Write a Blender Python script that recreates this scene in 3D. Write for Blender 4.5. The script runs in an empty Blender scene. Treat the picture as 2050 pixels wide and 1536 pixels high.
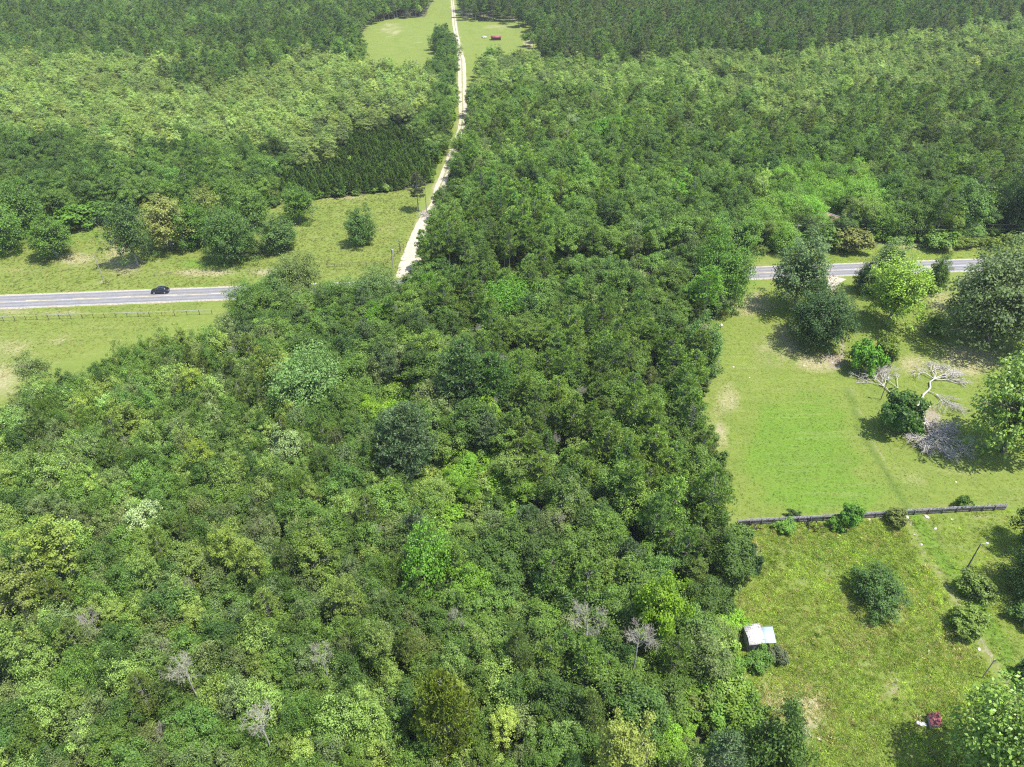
import bpy, math, random
import numpy as np
from mathutils import Vector

C = bpy.data.collections.new('place'); bpy.context.scene.collection.children.link(C)
sc = bpy.context.scene
RNG = np.random.default_rng(7)
random.seed(7)

# ------------------------------------------------------------------ camera, sky, sun, exposure
HCAM = 95.0; PITCH = math.radians(36.0); F = 1423.0
cam_d = bpy.data.cameras.new('camera'); cam = bpy.data.objects.new('camera', cam_d); C.objects.link(cam)
cam.location = (0, 0, HCAM); cam.rotation_euler = (math.radians(90) - PITCH, 0, 0)
cam_d.sensor_fit = 'HORIZONTAL'; cam_d.sensor_width = 36.0; cam_d.lens = F / 2050 * 36.0
cam_d.clip_start = 1.0; cam_d.clip_end = 20000
sc.camera = cam

SUNV = Vector((-0.38, 0.13, -1.0))          # the way the light travels
w = bpy.data.worlds.new('World'); sc.world = w; w.use_nodes = True
nt = w.node_tree; bg = nt.nodes['Background']
sky = nt.nodes.new('ShaderNodeTexSky'); sky.sky_type = 'NISHITA'; sky.sun_disc = False
sky.sun_elevation = math.asin(1.0 / SUNV.length); sky.sun_rotation = math.atan2(-SUNV.x, -SUNV.y)
nt.links.new(sky.outputs[0], bg.inputs['Color']); bg.inputs['Strength'].default_value = 0.15
sd = bpy.data.lights.new('sun', 'SUN'); sd.energy = 4.5; sd.angle = math.radians(0.5); sd.color = (1.0, 0.96, 0.90)
so = bpy.data.objects.new('sun', sd); C.objects.link(so)
so.rotation_euler = SUNV.to_track_quat('-Z', 'Y').to_euler(); so.location = (60, -40, 300)
sc.view_settings.view_transform = 'Standard'; sc.view_settings.look = 'None'
sc.view_settings.gamma = 1.0; sc.view_settings.exposure = 1.0
cy = sc.cycles
cy.use_denoising = False; cy.pixel_filter_type = 'BLACKMAN_HARRIS'; cy.filter_width = 1.2
cy.max_bounces = 4; cy.diffuse_bounces = 3; cy.glossy_bounces = 1; cy.transmission_bounces = 2
cy.transparent_max_bounces = 4; cy.caustics_reflective = False; cy.caustics_refractive = False

# ------------------------------------------------------------------ pixel <-> ground (survey of the photograph)
SP, CP = math.sin(PITCH), math.cos(PITCH)
def G(px, py, h=0.0):
    u = (px - 1025) / F; v = (py - 768) / F
    t = (HCAM - h) / (SP + v * CP)
    return (u * t, t * (CP - v * SP))
def PX(x, y, z=0.0):
    d = HCAM - z
    zd = y * CP + d * SP
    return 1025 + F * x / zd, 768 + F * (d * CP - y * SP) / zd
def hgt(base, top_py):
    x, y = G(*base); lo, hi = 0.0, 40.0
    for _ in range(30):
        m = (lo + hi) / 2
        if PX(x, y, m)[1] > top_py: lo = m
        else: hi = m
    return lo
def inpoly(X, Y, poly):
    c = np.zeros(X.shape, bool); n = len(poly)
    for i in range(n):
        x1, y1 = poly[i]; x2, y2 = poly[(i + 1) % n]
        if y1 == y2: continue
        c ^= ((y1 > Y) != (y2 > Y)) & (X < (x2 - x1) * (Y - y1) / (y2 - y1) + x1)
    return c
def distline(X, Y, pts):
    d = np.full(X.shape, 1e9)
    for (x1, y1), (x2, y2) in zip(pts[:-1], pts[1:]):
        L2 = (x2 - x1) ** 2 + (y2 - y1) ** 2
        t = np.clip(((X - x1) * (x2 - x1) + (Y - y1) * (y2 - y1)) / L2, 0, 1)
        d = np.minimum(d, np.hypot(X - x1 - t * (x2 - x1), Y - y1 - t * (y2 - y1)))
    return d

# ------------------------------------------------------------------ materials
def nmat(name):
    m = bpy.data.materials.new(name); m.use_nodes = True
    return m, m.node_tree.nodes, m.node_tree.links, m.node_tree.nodes['Principled BSDF']
def plain(name, col, rough=0.7, metal=0.0, noise=0.0, scale=3.0, spec=0.5):
    m, N, L, P = nmat(name)
    P.inputs['Roughness'].default_value = rough; P.inputs['Metallic'].default_value = metal
    P.inputs['Specular IOR Level'].default_value = spec
    P.inputs['Base Color'].default_value = (*col, 1)
    if noise:
        tc = N.new('ShaderNodeTexCoord'); n = N.new('ShaderNodeTexNoise'); n.inputs['Scale'].default_value = scale
        n.inputs['Detail'].default_value = 6
        L.new(tc.outputs['Object'], n.inputs['Vector'])
        mx = N.new('ShaderNodeMix'); mx.data_type = 'RGBA'
        mr = N.new('ShaderNodeMapRange'); mr.inputs[1].default_value = .35; mr.inputs[2].default_value = .65
        L.new(n.outputs[0], mr.inputs[0]); L.new(mr.outputs[0], mx.inputs['Factor'])
        mx.inputs[6].default_value = (*[c * (1 - noise) for c in col], 1)
        mx.inputs[7].default_value = (*[min(1, c * (1 + noise)) for c in col], 1)
        L.new(mx.outputs[2], P.inputs['Base Color'])
    return m
def foliage(name, src, transl=0.24, rough=0.55, spec=0.22, var=0.55):
    m, N, L, P = nmat(name)
    if src == 'obj':
        c = N.new('ShaderNodeObjectInfo').outputs['Color']
    else:
        a = N.new('ShaderNodeAttribute'); a.attribute_type = 'INSTANCER'; a.attribute_name = 'tint'; c = a.outputs['Color']
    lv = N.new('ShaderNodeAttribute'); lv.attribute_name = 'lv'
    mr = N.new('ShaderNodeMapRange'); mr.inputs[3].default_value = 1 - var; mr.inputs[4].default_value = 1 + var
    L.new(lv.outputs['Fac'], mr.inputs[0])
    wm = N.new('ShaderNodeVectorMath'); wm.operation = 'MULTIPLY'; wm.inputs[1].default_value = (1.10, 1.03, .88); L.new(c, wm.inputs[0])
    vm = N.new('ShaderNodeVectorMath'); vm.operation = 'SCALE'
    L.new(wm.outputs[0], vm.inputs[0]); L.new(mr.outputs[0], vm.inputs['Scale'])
    L.new(vm.outputs[0], P.inputs['Base Color'])
    P.inputs['Roughness'].default_value = rough; P.inputs['Specular IOR Level'].default_value = spec
    tr = N.new('ShaderNodeBsdfTranslucent')
    hs = N.new('ShaderNodeMix'); hs.data_type = 'RGBA'; hs.blend_type = 'MULTIPLY'; hs.inputs['Factor'].default_value = 1
    L.new(vm.outputs[0], hs.inputs[6]); hs.inputs[7].default_value = (1.5, 1.5, .6, 1)
    L.new(hs.outputs[2], tr.inputs['Color'])
    ms = N.new('ShaderNodeMixShader'); ms.inputs[0].default_value = transl
    L.new(P.outputs[0], ms.inputs[1]); L.new(tr.outputs[0], ms.inputs[2])
    L.new(ms.outputs[0], N['Material Output'].inputs['Surface'])
    return m
M_LEAF = foliage('leaf', 'obj'); M_LEAF_I = foliage('leaf_wood', 'inst')
M_NEED = foliage('needle', 'obj', .2, .55, .25, .5); M_NEED_I = foliage('needle_wood', 'inst', .2, .55, .25, .5)
M_GLOSS = foliage('glossy_leaf', 'obj', .2, .48, .45, .5)
M_GRASS = foliage('grass_blade', 'obj', .45, .6, .2, .35); M_GRASS_I = foliage('grass_blade_field', 'inst', .45, .6, .2, .4)
M_BARK = plain('bark', (.13, .105, .085), .9, 0, .4, 4)
M_PALEBARK = plain('pale_bark', (.26, .235, .205), .9, 0, .3, 3)
M_SNAG = plain('snag_wood', (.36, .33, .265), .9, 0, .3, 5)
M_DEAD = plain('dead_wood', (.40, .37, .325), .85, 0, .3, 5)

# ------------------------------------------------------------------ mesh helpers
def mesh_np(name, V, Q, mat, lv=None, T=None):
    """V (n,3), Q (m,4) quads, T optional (k,3) triangles"""
    me = bpy.data.meshes.new(name)
    nq = len(Q); ntri = 0 if T is None else len(T)
    me.vertices.add(len(V)); me.vertices.foreach_set('co', np.asarray(V, np.float32).ravel())
    idx = np.asarray(Q, np.int32).ravel()
    if ntri: idx = np.concatenate([idx, np.asarray(T, np.int32).ravel()])
    me.loops.add(len(idx)); me.loops.foreach_set('vertex_index', idx)
    me.polygons.add(nq + ntri)
    st = np.concatenate([np.arange(nq) * 4, nq * 4 + np.arange(ntri) * 3]).astype(np.int32)
    me.polygons.foreach_set('loop_start', st)
    me.update(calc_edges=True)
    if lv is not None:
        a = me.attributes.new('lv', 'FLOAT', 'FACE'); a.data.foreach_set('value', np.asarray(lv, np.float32))
    me.materials.append(mat)
    return me
def unit(a): return a / (np.linalg.norm(a, axis=1, keepdims=True) + 1e-9)
def cards(r, P, Nn, S, asp=.62, fold=.25):
    """leaf sprays: a folded four-cornered blade per leaf clump"""
    n = len(P); Nn = unit(Nn)
    t = unit(np.cross(Nn, r.normal(size=(n, 3)))); b = np.cross(Nn, t)
    S = S[:, None]
    V = np.stack([P - t * S - Nn * S * fold, P - b * S * asp, P + t * S - Nn * S * fold, P + b * S * asp], 1)
    return V.reshape(-1, 3), np.arange(n * 4).reshape(n, 4)
def cell(P, q, seed):
    k = np.floor(P / q).astype(np.int64); h = (k[:, 0] * 73856093) ^ (k[:, 1] * 19349663) ^ (k[:, 2] * 83492791) ^ seed
    return ((h * 2654435761) % 1000003) / 1000003.0
def blades(r, P, D, Ln, W):
    """thin tapered needles or grass blades from P along D"""
    n = len(P); D = unit(D); s = unit(np.cross(D, r.normal(size=(n, 3))))
    L = Ln[:, None]; W = W[:, None]
    V = np.stack([P - s * W * .5, P + D * L * .6 - s * W * .45, P + D * L, P + D * L * .6 + s * W * .5], 1)
    return V.reshape(-1, 3), np.arange(n * 4).reshape(n, 4)
def tubes(segs, sides=5):
    """segs: list of (p0, p1, r0, r1) -> V, Q"""
    if not segs: return np.zeros((0, 3)), np.zeros((0, 4), int)
    A = np.array([s[0] for s in segs], float); B = np.array([s[1] for s in segs], float)
    ra = np.array([s[2] for s in segs]); rb = np.array([s[3] for s in segs])
    D = unit(B - A); ref = np.where(np.abs(D[:, 2:3]) > .9, [[1., 0, 0]], [[0., 0, 1.]])
    U = unit(np.cross(D, ref)); W = np.cross(D, U); n = len(segs)
    an = np.linspace(0, 2 * np.pi, sides, endpoint=False)
    ring = U[:, None] * np.cos(an)[None, :, None] + W[:, None] * np.sin(an)[None, :, None]
    V = np.concatenate([A[:, None] + ring * ra[:, None, None], B[:, None] + ring * rb[:, None, None]], 1)
    i = np.arange(sides); j = (i + 1) % sides
    q = np.stack([i, j, j + sides, i + sides], 1)
    Q = (q[None] + (np.arange(n) * 2 * sides)[:, None, None]).reshape(-1, 4)
    return V.reshape(-1, 3), Q
def path_tubes(pts, r0, r1):
    out = []; n = len(pts) - 1
    for k in range(n):
        a = r0 + (r1 - r0) * k / n; b = r0 + (r1 - r0) * (k + 1) / n
        out.append((pts[k], pts[k + 1], a, b))
    return out
def bend(r, a, b, n=4, amp=.12):
    a = np.array(a, float); b = np.array(b, float); L = np.linalg.norm(b - a)
    P = [a + (b - a) * k / n + (r.normal(size=3) * amp * L * .3 if 0 < k < n else 0) for k in range(n + 1)]
    return P

# ------------------------------------------------------------------ tree shapes (each: crown mesh, trunk mesh, height, radius)
SHAPES = {}
def reg(kind, name, crown, trunk, H, R): SHAPES.setdefault(kind, []).append((name, crown, trunk, H, R))
def crown_broad(seed, H, R, zc, rz, K, per, leaf, mat, flat=.62, rcl=(.22, .40), up=.45, droop=0.0, inner=.12, bark=None, tr=.16, low=-.45):
    r = np.random.default_rng(seed)
    ph = r.uniform(0, 6.28, 3)
    P, Nn, lv, ends = [], [], [], []
    for k in range(K):
        z = r.uniform(low, 1.0); a = r.uniform(0, 6.283); s = math.sqrt(max(0, 1 - z * z))
        d = np.array([s * math.cos(a), s * math.sin(a), z])
        lump = 1 + .18 * math.sin(2 * a + ph[0]) + .12 * math.sin(3 * a + ph[1]) + .08 * math.sin(5 * a + ph[2])
        q = (r.uniform(.55, .98) if r.uniform() > .12 else r.uniform(1.0, 1.2)) * lump
        c = np.array([R * q * d[0], R * q * d[1], zc + rz * q * d[2]])
        rc = R * r.uniform(*rcl); n = int(per * (rc / (R * .31)) ** 2); ends.append(c)
        u = unit(r.normal(size=(n, 3)) + [0, 0, .35]); rad = r.uniform(.45, 1.08, n)[:, None]
        p = c + u * rad * rc * [1, 1, flat]
        p[:, 2] -= droop * (np.hypot(p[:, 0] - c[0], p[:, 1] - c[1]) / rc) * rc
        P.append(p); Nn.append(u * .7 + d * .3 + [0, 0, up + .2] + r.normal(size=(n, 3)) * .5)
        cl = r.uniform(0, 1); lv.append(.34 * r.uniform(0, 1, n) + .40 * cell(p, .42, seed) + .26 * cl)
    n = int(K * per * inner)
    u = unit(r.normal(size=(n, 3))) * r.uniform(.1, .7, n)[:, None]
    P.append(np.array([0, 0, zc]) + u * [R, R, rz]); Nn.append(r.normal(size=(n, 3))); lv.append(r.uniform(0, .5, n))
    n = int(K * per * .06); u = unit(r.normal(size=(n, 3)) + [0, 0, .5]); az = np.arctan2(u[:, 1], u[:, 0])
    lm = (1 + .16 * np.sin(2 * az + ph[0]) + .10 * np.sin(3 * az + ph[1])) * r.uniform(.78, 1.12, n)
    p = np.array([0, 0, zc]) + u * lm[:, None] * [R, R, rz]
    P.append(p); Nn.append(u * .6 + [0, 0, .8] + r.normal(size=(n, 3)) * .5); lv.append(.5 * r.uniform(0, 1, n) + .5 * cell(p, .5, seed + 1))
    P = np.concatenate(P); Nn = np.concatenate(Nn); lv = np.concatenate(lv)
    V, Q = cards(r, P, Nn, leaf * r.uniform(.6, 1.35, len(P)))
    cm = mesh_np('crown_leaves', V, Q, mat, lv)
    segs = path_tubes(bend(r, (0, 0, 0), (r.normal() * .2, r.normal() * .2, zc), 4, .06), tr, tr * .45)
    for c in sorted(ends, key=lambda e: -np.hypot(e[0], e[1]))[: min(12, K)] + ends[:6]:
        z0 = zc * r.uniform(.55, .95) if c[2] > zc * .7 else zc * .5
        segs += path_tubes(bend(r, (0, 0, z0), c, 3, .25), tr * .38, .02)
    V, Q = tubes(segs, 5)
    return cm, mesh_np('trunk_wood', V, Q, bark or M_BARK)
def crown_pine(seed, H, R, low=.42, nb=46, nt=11, nn=9, ln=.42, wd=.095, shape='round', tr=.17):
    r = np.random.default_rng(seed); P, D, lv = [], [], []; segs = []
    segs += path_tubes(bend(r, (0, 0, 0), (0, 0, H * .97), 5, .02), tr, .03)
    for k in range(nb):
        t = (k + r.uniform(0, 1)) / nb
        z0 = H * (low + (1 - low) * t)
        prof = math.sqrt(max(.03, 1 - t ** 2.2)) * (.62 + .38 * min(1, t * 4)) if shape == 'round' else (1 - t) ** .8 + .08
        L = R * prof * r.uniform(.62, 1.1); a = r.uniform(0, 6.283)
        rise = r.uniform(.05, .45) if shape == 'round' else r.uniform(.25, .6)
        e = np.array([L * math.cos(a), L * math.sin(a), L * rise])
        s0 = np.array([0, 0, z0 - L * .25])
        segs += [(s0, s0 + e, .035, .012)]
        cl = r.uniform(0, 1); bd = e / np.linalg.norm(e)
        side = np.array([-math.sin(a), math.cos(a), 0])
        for j in range(nt):
            f = r.uniform(.35, 1.05); sp = r.normal() * .22 * L * (.4 + .6 * f) + r.normal() * .1
            c = s0 + e * f + side * sp + np.array([0, 0, r.uniform(-.12, .28)])
            P.append(np.repeat(c[None], nn, 0))
            D.append(bd * .5 + [0, 0, .55] + r.normal(size=(nn, 3)) * .62)
            lv.append(np.clip(.35 * r.uniform(0, 1, nn) + .25 * r.uniform() + .4 * cl, 0, 1))
    P = np.concatenate(P); D = np.concatenate(D); lv = np.concatenate(lv); n = len(P)
    V, Q = blades(r, P, D, ln * r.uniform(.7, 1.2, n), wd * r.uniform(.8, 1.3, n))
    cm = mesh_np('crown_needles', V, Q, M_NEED, lv)
    V, Q = tubes(segs, 5)
    return cm, mesh_np('trunk_wood', V, Q, M_PALEBARK)

for s in range(7):
    r = random.Random(s * 13 + 1); H = r.uniform(10.5, 13); R = r.uniform(2.8, 3.6)
    reg('broadleaf', 'oak', *crown_broad(100 + s, H, R, H * .64, H * .34, 52, 185, .145, M_LEAF, inner=.15, rcl=(.18, .36)), H, R)
for s in range(4):                                   # looser, more open crowns with showing limbs
    r = random.Random(s * 7 + 3); H = r.uniform(10, 12.5); R = r.uniform(2.6, 3.3)
    reg('loose', 'open', *crown_broad(200 + s, H, R, H * .64, H * .33, 52, 125, .125, M_LEAF, .8, (.14, .30), bark=M_PALEBARK, inner=.25), H, R)
for s in range(3):                                   # tight feathery domes
    H = 12.5; R = 2.7
    reg('cypress', 'feathery', *crown_broad(300 + s, H, R, H * .68, H * .32, 64, 165, .12, M_LEAF, .5, (.16, .28), .7, bark=M_PALEBARK), H, R)
for s in range(4):
    r = random.Random(s * 5 + 2); H = r.uniform(13, 15.5); R = r.uniform(2.9, 3.5)
    reg('pine', 'pine', *crown_pine(400 + s, H, R, .40, 62, 14, 9, .42, .125), H, R)
for s in range(2):
    reg('bigpine', 'broad pine', *crown_pine(440 + s, 14, 4.8, .35, 150, 15, 9, .44, .15, 'round', .22), 14, 4.8)
for s in range(3):
    reg('young_pine', 'cone', *crown_pine(450 + s, 7.5, 1.55, .10, 50, 8, 9, .42, .12, 'cone', .08), 7.5, 1.55)
for s in range(4):
    reg('shrub', 'shrub', *crown_broad(500 + s, 2.6, 1.6, 1.15, 1.35, 30, 120, .12, M_LEAF, .8, (.22, .38), .4, inner=.2, tr=.05), 2.6, 1.6)
for s in range(2):
    reg('magnolia', 'magnolia', *crown_broad(600 + s, 13, 6.0, 6.2, 6.4, 230, 130, .22, M_GLOSS, .55, (.09, .16), .9, inner=.15, tr=.35, low=-.75), 13, 6.0)
for s in range(3):                                   # wide crowns reaching nearly to the ground
    reg('bigoak', 'live oak', *crown_broad(650 + s, 13, 7.6, 5.9, 6.6, 240, 250, .185, M_LEAF, .6, (.11, .20), .45, inner=.28, tr=.4, low=-.8), 13, 7.6)
for s in range(3):
    reg('fulltree', 'bushy', *crown_broad(680 + s, 9, 4.4, 4.2, 4.6, 110, 210, .155, M_LEAF, .7, (.14, .26), .45, inner=.28, tr=.2, low=-.85), 9, 4.4)
for s in range(2):
    reg('roadtree', 'tall loose', *crown_broad(700 + s, 13, 4.6, 6.8, 6.2, 130, 190, .155, M_LEAF, .7, (.12, .23), .5, inner=.25, bark=M_PALEBARK, tr=.3, low=-.8), 13, 4.6)

MINR = [.016]
def grow(r, p, d, L, rad, depth, segs, zmin=None, spread=.7, nk=(2, 4), up=.0):
    steps = 3; q = np.array(p, float); d = d / np.linalg.norm(d)
    for k in range(steps):
        d2 = d + r.normal(size=3) * .16 + [0, 0, up * .1]; d2 /= np.linalg.norm(d2)
        nx = q + d2 * L / steps
        if zmin is not None and nx[2] < zmin: nx[2] = zmin + abs(r.normal()) * .03; 
        ra = rad * (1 - .3 * k / steps); segs.append((q.copy(), nx.copy(), ra, rad * (1 - .3 * (k + 1) / steps)))
        q = nx; d = d2
        if depth > 0 and k > 0 and r.uniform() < .8:
            dd = d + r.normal(size=3) * spread * .9; grow(r, q, dd, L * r.uniform(.5, .75), rad * .5, depth - 1, segs, zmin, spread, nk, up)
    if depth > 0:
        for _ in range(r.integers(nk[0], nk[1] + 1)):
            dd = d + r.normal(size=3) * spread
            grow(r, q, dd, L * r.uniform(.6, .85), max(MINR[0], rad * .66), depth - 1, segs, zmin, spread, nk, up)
def dead_mesh(seed, H=10):
    r = np.random.default_rng(seed); segs = []
    segs += path_tubes(bend(r, (0, 0, 0), (0, 0, H * .72), 3, .04), .12, .07)
    for k in range(6):
        a = r.uniform(0, 6.28); grow(r, (0, 0, H * r.uniform(.58, .72)), np.array([math.cos(a) * .8, math.sin(a) * .8, .9]), H * .08, .026, 4, segs, None, .5, (1, 3), .5)
    V, Q = tubes(segs, 4); return mesh_np('branches', V, Q, M_DEAD)
MINR[0] = .007
DEAD = [dead_mesh(800 + s) for s in range(3)]
MINR[0] = .018

# ------------------------------------------------------------------ object helpers
def link(o, parent=None):
    C.objects.link(o)
    if parent is not None: o.parent = parent
    return o
def tag(o, label=None, cat=None, group=None, kind=None):
    if label: o['label'] = label
    if cat: o['category'] = cat
    if group: o['group'] = group
    if kind: o['kind'] = kind
    return o
def empty(name, x, y, z=0, rz=0, s=(1, 1, 1), **k):
    o = bpy.data.objects.new(name, None); o.empty_display_size = .3
    o.location = (x, y, z); o.rotation_euler = (0, 0, rz); o.scale = s
    return tag(link(o), **k)
class MB:
    def __init__(s): s.V = []; s.Qs = []; s.n = 0; s.T = []
    def add(s, V, Q): s.V.append(np.asarray(V, float)); s.Qs.append(np.asarray(Q, int) + s.n); s.n += len(V)
    def box(s, c, d, rz=0, tilt=None):
        x, y, z = [k / 2 for k in d]
        v = np.array([(a * x, b * y, e * z) for e in (-1, 1) for (a, b) in ((-1, -1), (1, -1), (1, 1), (-1, 1))], float)
        if tilt is not None: v = v @ tilt.T
        if rz:
            co, si = math.cos(rz), math.sin(rz); v = np.stack([v[:, 0] * co - v[:, 1] * si, v[:, 0] * si + v[:, 1] * co, v[:, 2]], 1)
        s.add(v + np.array(c), [(3, 2, 1, 0), (4, 5, 6, 7), (0, 1, 5, 4), (1, 2, 6, 5), (2, 3, 7, 6), (3, 0, 4, 7)]); return s
    def tube(s, pts, r0, r1=None, sides=8, cap=True):
        r1 = r0 if r1 is None else r1
        V, Q = tubes(path_tubes([np.array(p, float) for p in pts], r0, r1), sides); s.add(V, Q)
        if cap:
            for p, rr in ((pts[-1], r1), (pts[0], r0)):
                i0 = s.n - len(V)
                ring = V[-sides:] if p is pts[-1] else V[:sides]
                vv = np.concatenate([ring, np.array(p, float)[None]])
                s.add(vv, [(k, (k + 1) % sides, sides, sides) for k in range(sides)][:0] or np.zeros((0, 4), int))
                b = s.n - len(vv); s.T += [(b + k, b + (k + 1) % sides, b + sides) for k in range(sides)]
        return s
    def build(s, name, mat, parent=None):
        V = np.concatenate(s.V); Q = np.concatenate([q for q in s.Qs if len(q)]) if any(len(q) for q in s.Qs) else np.zeros((0, 4), int)
        return link(bpy.data.objects.new(name, mesh_np(name, V, Q, mat, None, np.array(s.T) if s.T else None)), parent)

SRC = {}                                    # shape -> a real, visible crown object (source for the far woods)
def tree(kind_name, shape, vi, x, y, s, rz, col, label, cat='tree', group=None, sz=None, crown='crown', stem='trunk', trunk=True):
    nm, cm, tm, H, R = SHAPES[shape][vi % len(SHAPES[shape])]
    sz = s if sz is None else sz
    e = empty(kind_name, x, y, 0, rz, (s, s, sz), label=label, cat=cat, group=group)
    o = link(bpy.data.objects.new(crown, cm), e); o.color = (*col, 1)
    t = link(bpy.data.objects.new(stem, tm), e) if trunk else None
    SRC.setdefault((shape, vi % len(SHAPES[shape])), (o, t))
    return e

# ------------------------------------------------------------------ layout of the place
ROAD_T = [(-300, 602), (0, 592.6), (250, 584.4), (499, 576.2), (1500, 534.8), (1657, 528.5), (1825, 522.3), (2050, 515.2), (2500, 501)]
ROAD_B = [(-300, 628.5), (0, 618), (250, 609), (465, 599.6), (1490, 558.6), (1657, 551.8), (1825, 547), (2050, 538.5), (2500, 522)]
rt = [G(*p) for p in ROAD_T]; rb_ = [G(*p) for p in ROAD_B]
rc0 = np.array([((a[0] + b[0]) / 2, (a[1] + b[1]) / 2) for a, b in zip(rt, rb_)])
# smooth centre line fitted through the survey points, extended both ways
cf = np.polyfit(rc0[:, 0], rc0[:, 1], 2)
RX = np.arange(-420, 421, 6.0); RY = np.polyval(cf, RX); ROAD = list(zip(RX, RY))
road_w = 7.2
def road_y(x): return float(np.polyval(cf, x))
DR = [(815, 556, 46), (820, 528, 42), (829, 495, 33), (846, 448, 27), (861, 425, 25), (876, 410, 27), (881, 376, 22), (893, 341, 17), (905, 307, 15), (921, 270, 16),
      (926.5, 239, 12), (926, 205, 18), (925.5, 171, 16), (925, 137, 16), (924, 120, 15), (919, 102, 11), (913.5, 68, 8), (910.5, 51, 9), (905.5, 0, 5)]
drp = []
for px, py, wd in DR:
    x, y = G(px, py); wm = wd * (y * CP + HCAM * SP) / F
    drp.append((x, y, wm))
DRL = [(a, b) for a, b, _ in drp] + [(drp[-1][0] - 20, drp[-1][1] + 160)]

# base must NOT stand in these (survey pixels of open ground)
CLEAR = [
    [(-700, 440), (0, 442), (130, 444), (240, 440), (500, 425), (600, 402), (700, 393), (790, 383), (860, 370), (885, 372), (868, 420), (800, 570), (500, 600), (470, 630), (420, 640), (290, 668), (180, 700), (90, 745), (0, 775), (-700, 990)],
    [(735, 58), (770, 42), (850, 34), (868, 0), (868, -60), (900, -60), (903, 60), (880, 66), (872, 108), (780, 122), (712, 118), (720, 80)],
    [(905, -60), (925, -60), (922, 44), (980, 44), (1030, 52), (1072, 72), (1066, 92), (1000, 96), (965, 110), (955, 135), (957, 195), (950, 232), (935, 240), (932, 170), (918, 80)],
    [(885, 372), (975, 368), (972, 392), (930, 405), (850, 470), (835, 470), (868, 415)],
    [(1485, 562), (1493, 512), (1640, 494), (1720, 492), (1835, 488), (1960, 482), (2010, 468), (2600, 462), (2600, 660), (1480, 640)],
    [(1795, -60), (1795, 3), (1850, 18), (1950, 16), (2050, 30), (2600, 40), (2600, -60)],
    [(-900, -60), (-900, -4), (30, 2), (60, -8), (160, -6), (185, 2), (230, -8), (480, -4), (700, -4), (735, -8), (735, -60)],
]
CLEAR_E = [(1500, 560), (1455, 618), (1400, 640), (1380, 660), (1432, 700), (1436, 745), (1405, 790), (1395, 840), (1430, 860), (1436, 920), (1462, 960), (1445, 1040), (1500, 1075), (1505, 1130), (1466, 1170), (1475, 1290), (1500, 1400), (1520, 1440), (1500, 1480), (1500, 1540), (1480, 1900), (3200, 1900), (3200, 540)]
# where the top of a tree may show, and of which sort it is there (first match wins)
ZONES = [
    ('vine', [(712, 800), (745, 735), (790, 690), (845, 710), (835, 770), (862, 850), (800, 865), (735, 850)]),
    ('vine', [(850, 905), (920, 850), (1000, 870), (1060, 925), (1130, 950), (1155, 985), (1000, 1000), (930, 1003), (880, 1045), (815, 1012), (862, 960)]),
    ('vinelow', [(1330, 1300), (1400, 1270), (1490, 1290), (1515, 1400), (1535, 1450), (1490, 1480), (1420, 1440), (1350, 1400)]),
    ('gap', [(1632, 415), (1676, 415), (1682, 452), (1636, 452)]),
    ('gap', [(1040, 1165), (1095, 1160), (1090, 1200), (1040, 1200)]),
    ('gap', [(1120, 820), (1180, 810), (1170, 850), (1120, 850)]),
    ('bright', [(1505, 300), (1640, 285), (1730, 325), (1800, 390), (1835, 440), (1700, 475), (1550, 475), (1490, 400)]),
    ('fgpine', [(850, 600), (845, 500), (880, 440), (960, 370), (1050, 345), (1120, 380), (1130, 480), (1060, 580), (980, 600), (900, 620)]),
    ('fgpine', [(960, 640), (1060, 590), (1250, 580), (1370, 640), (1440, 700), (1420, 860), (1480, 980), (1500, 1090), (1400, 1130), (1270, 1010), (1180, 930), (1020, 900), (970, 780)]),
    ('fgleft', [(-900, 2400), (-900, 1000), (0, 770), (90, 742), (180, 695), (290, 660), (430, 640), (640, 700), (740, 860), (760, 1050), (900, 1200), (1100, 1300), (1300, 1450), (1400, 2400)]),
    ('fgmid', [(430, 632), (470, 600), (510, 565), (560, 548), (700, 562), (800, 548), (850, 500), (1120, 400), (1490, 470), (1500, 590), (1450, 640), (1500, 1100), (1480, 1300), (1590, 1500), (1700, 2400), (600, 2400)]),
    ('plant', [(500, 318), (560, 272), (690, 222), (850, 220), (862, 300), (838, 390), (625, 400), (590, 372), (540, 350)]),
    ('ldark', [(-900, 240), (0, 243), (160, 262), (300, 300), (430, 268), (560, 280), (600, 330), (625, 402), (540, 430), (240, 450), (-900, 470)]),
    ('ltop', [(-900, -900), (735, -900), (735, 60), (715, 108), (610, 92), (520, 128), (400, 140), (300, 112), (150, 92), (-900, 88)]),
    ('llight', [(-900, 85), (600, 88), (705, 108), (780, 116), (866, 120), (866, 235), (600, 310), (-900, 310)]),
    ('ltop', [(735, -900), (872, -900), (870, 32), (850, 32), (770, 40), (735, 56)]),
    ('ldark', [(872, 48), (915, 48), (915, 460), (800, 460), (835, 230), (866, 180)]),
    ('rtop', [(905, -900), (2900, -900), (2900, 30), (2050, 30), (1850, 45), (1700, 78), (1500, 92), (1400, 85), (1150, 98), (1088, 96), (1078, 68), (1040, 48), (980, 40), (905, 40)]),
    ('rlight', [(905, 150), (948, 112), (985, 88), (1060, 96), (1150, 100), (1400, 92), (1500, 97), (1700, 82), (1850, 50), (2050, 32), (2900, -20), (2900, 120), (2050, 110), (1900, 170), (1600, 200), (1300, 190), (1000, 175), (905, 200)]),
    ('rpine', [(905, 150), (2900, 80), (2900, 330), (1950, 330), (1750, 240), (1500, 260), (1300, 230), (1060, 280), (905, 380)]),
    ('rdark', [(905, 150), (2900, 80), (2900, 520), (905, 520)]),
]
DK = (.066, .130, .028); MID = (.105, .195, .038); GRY = (.130, .190, .068); LGT = (.180, .285, .070); YEL = (.200, .295, .064)
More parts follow.
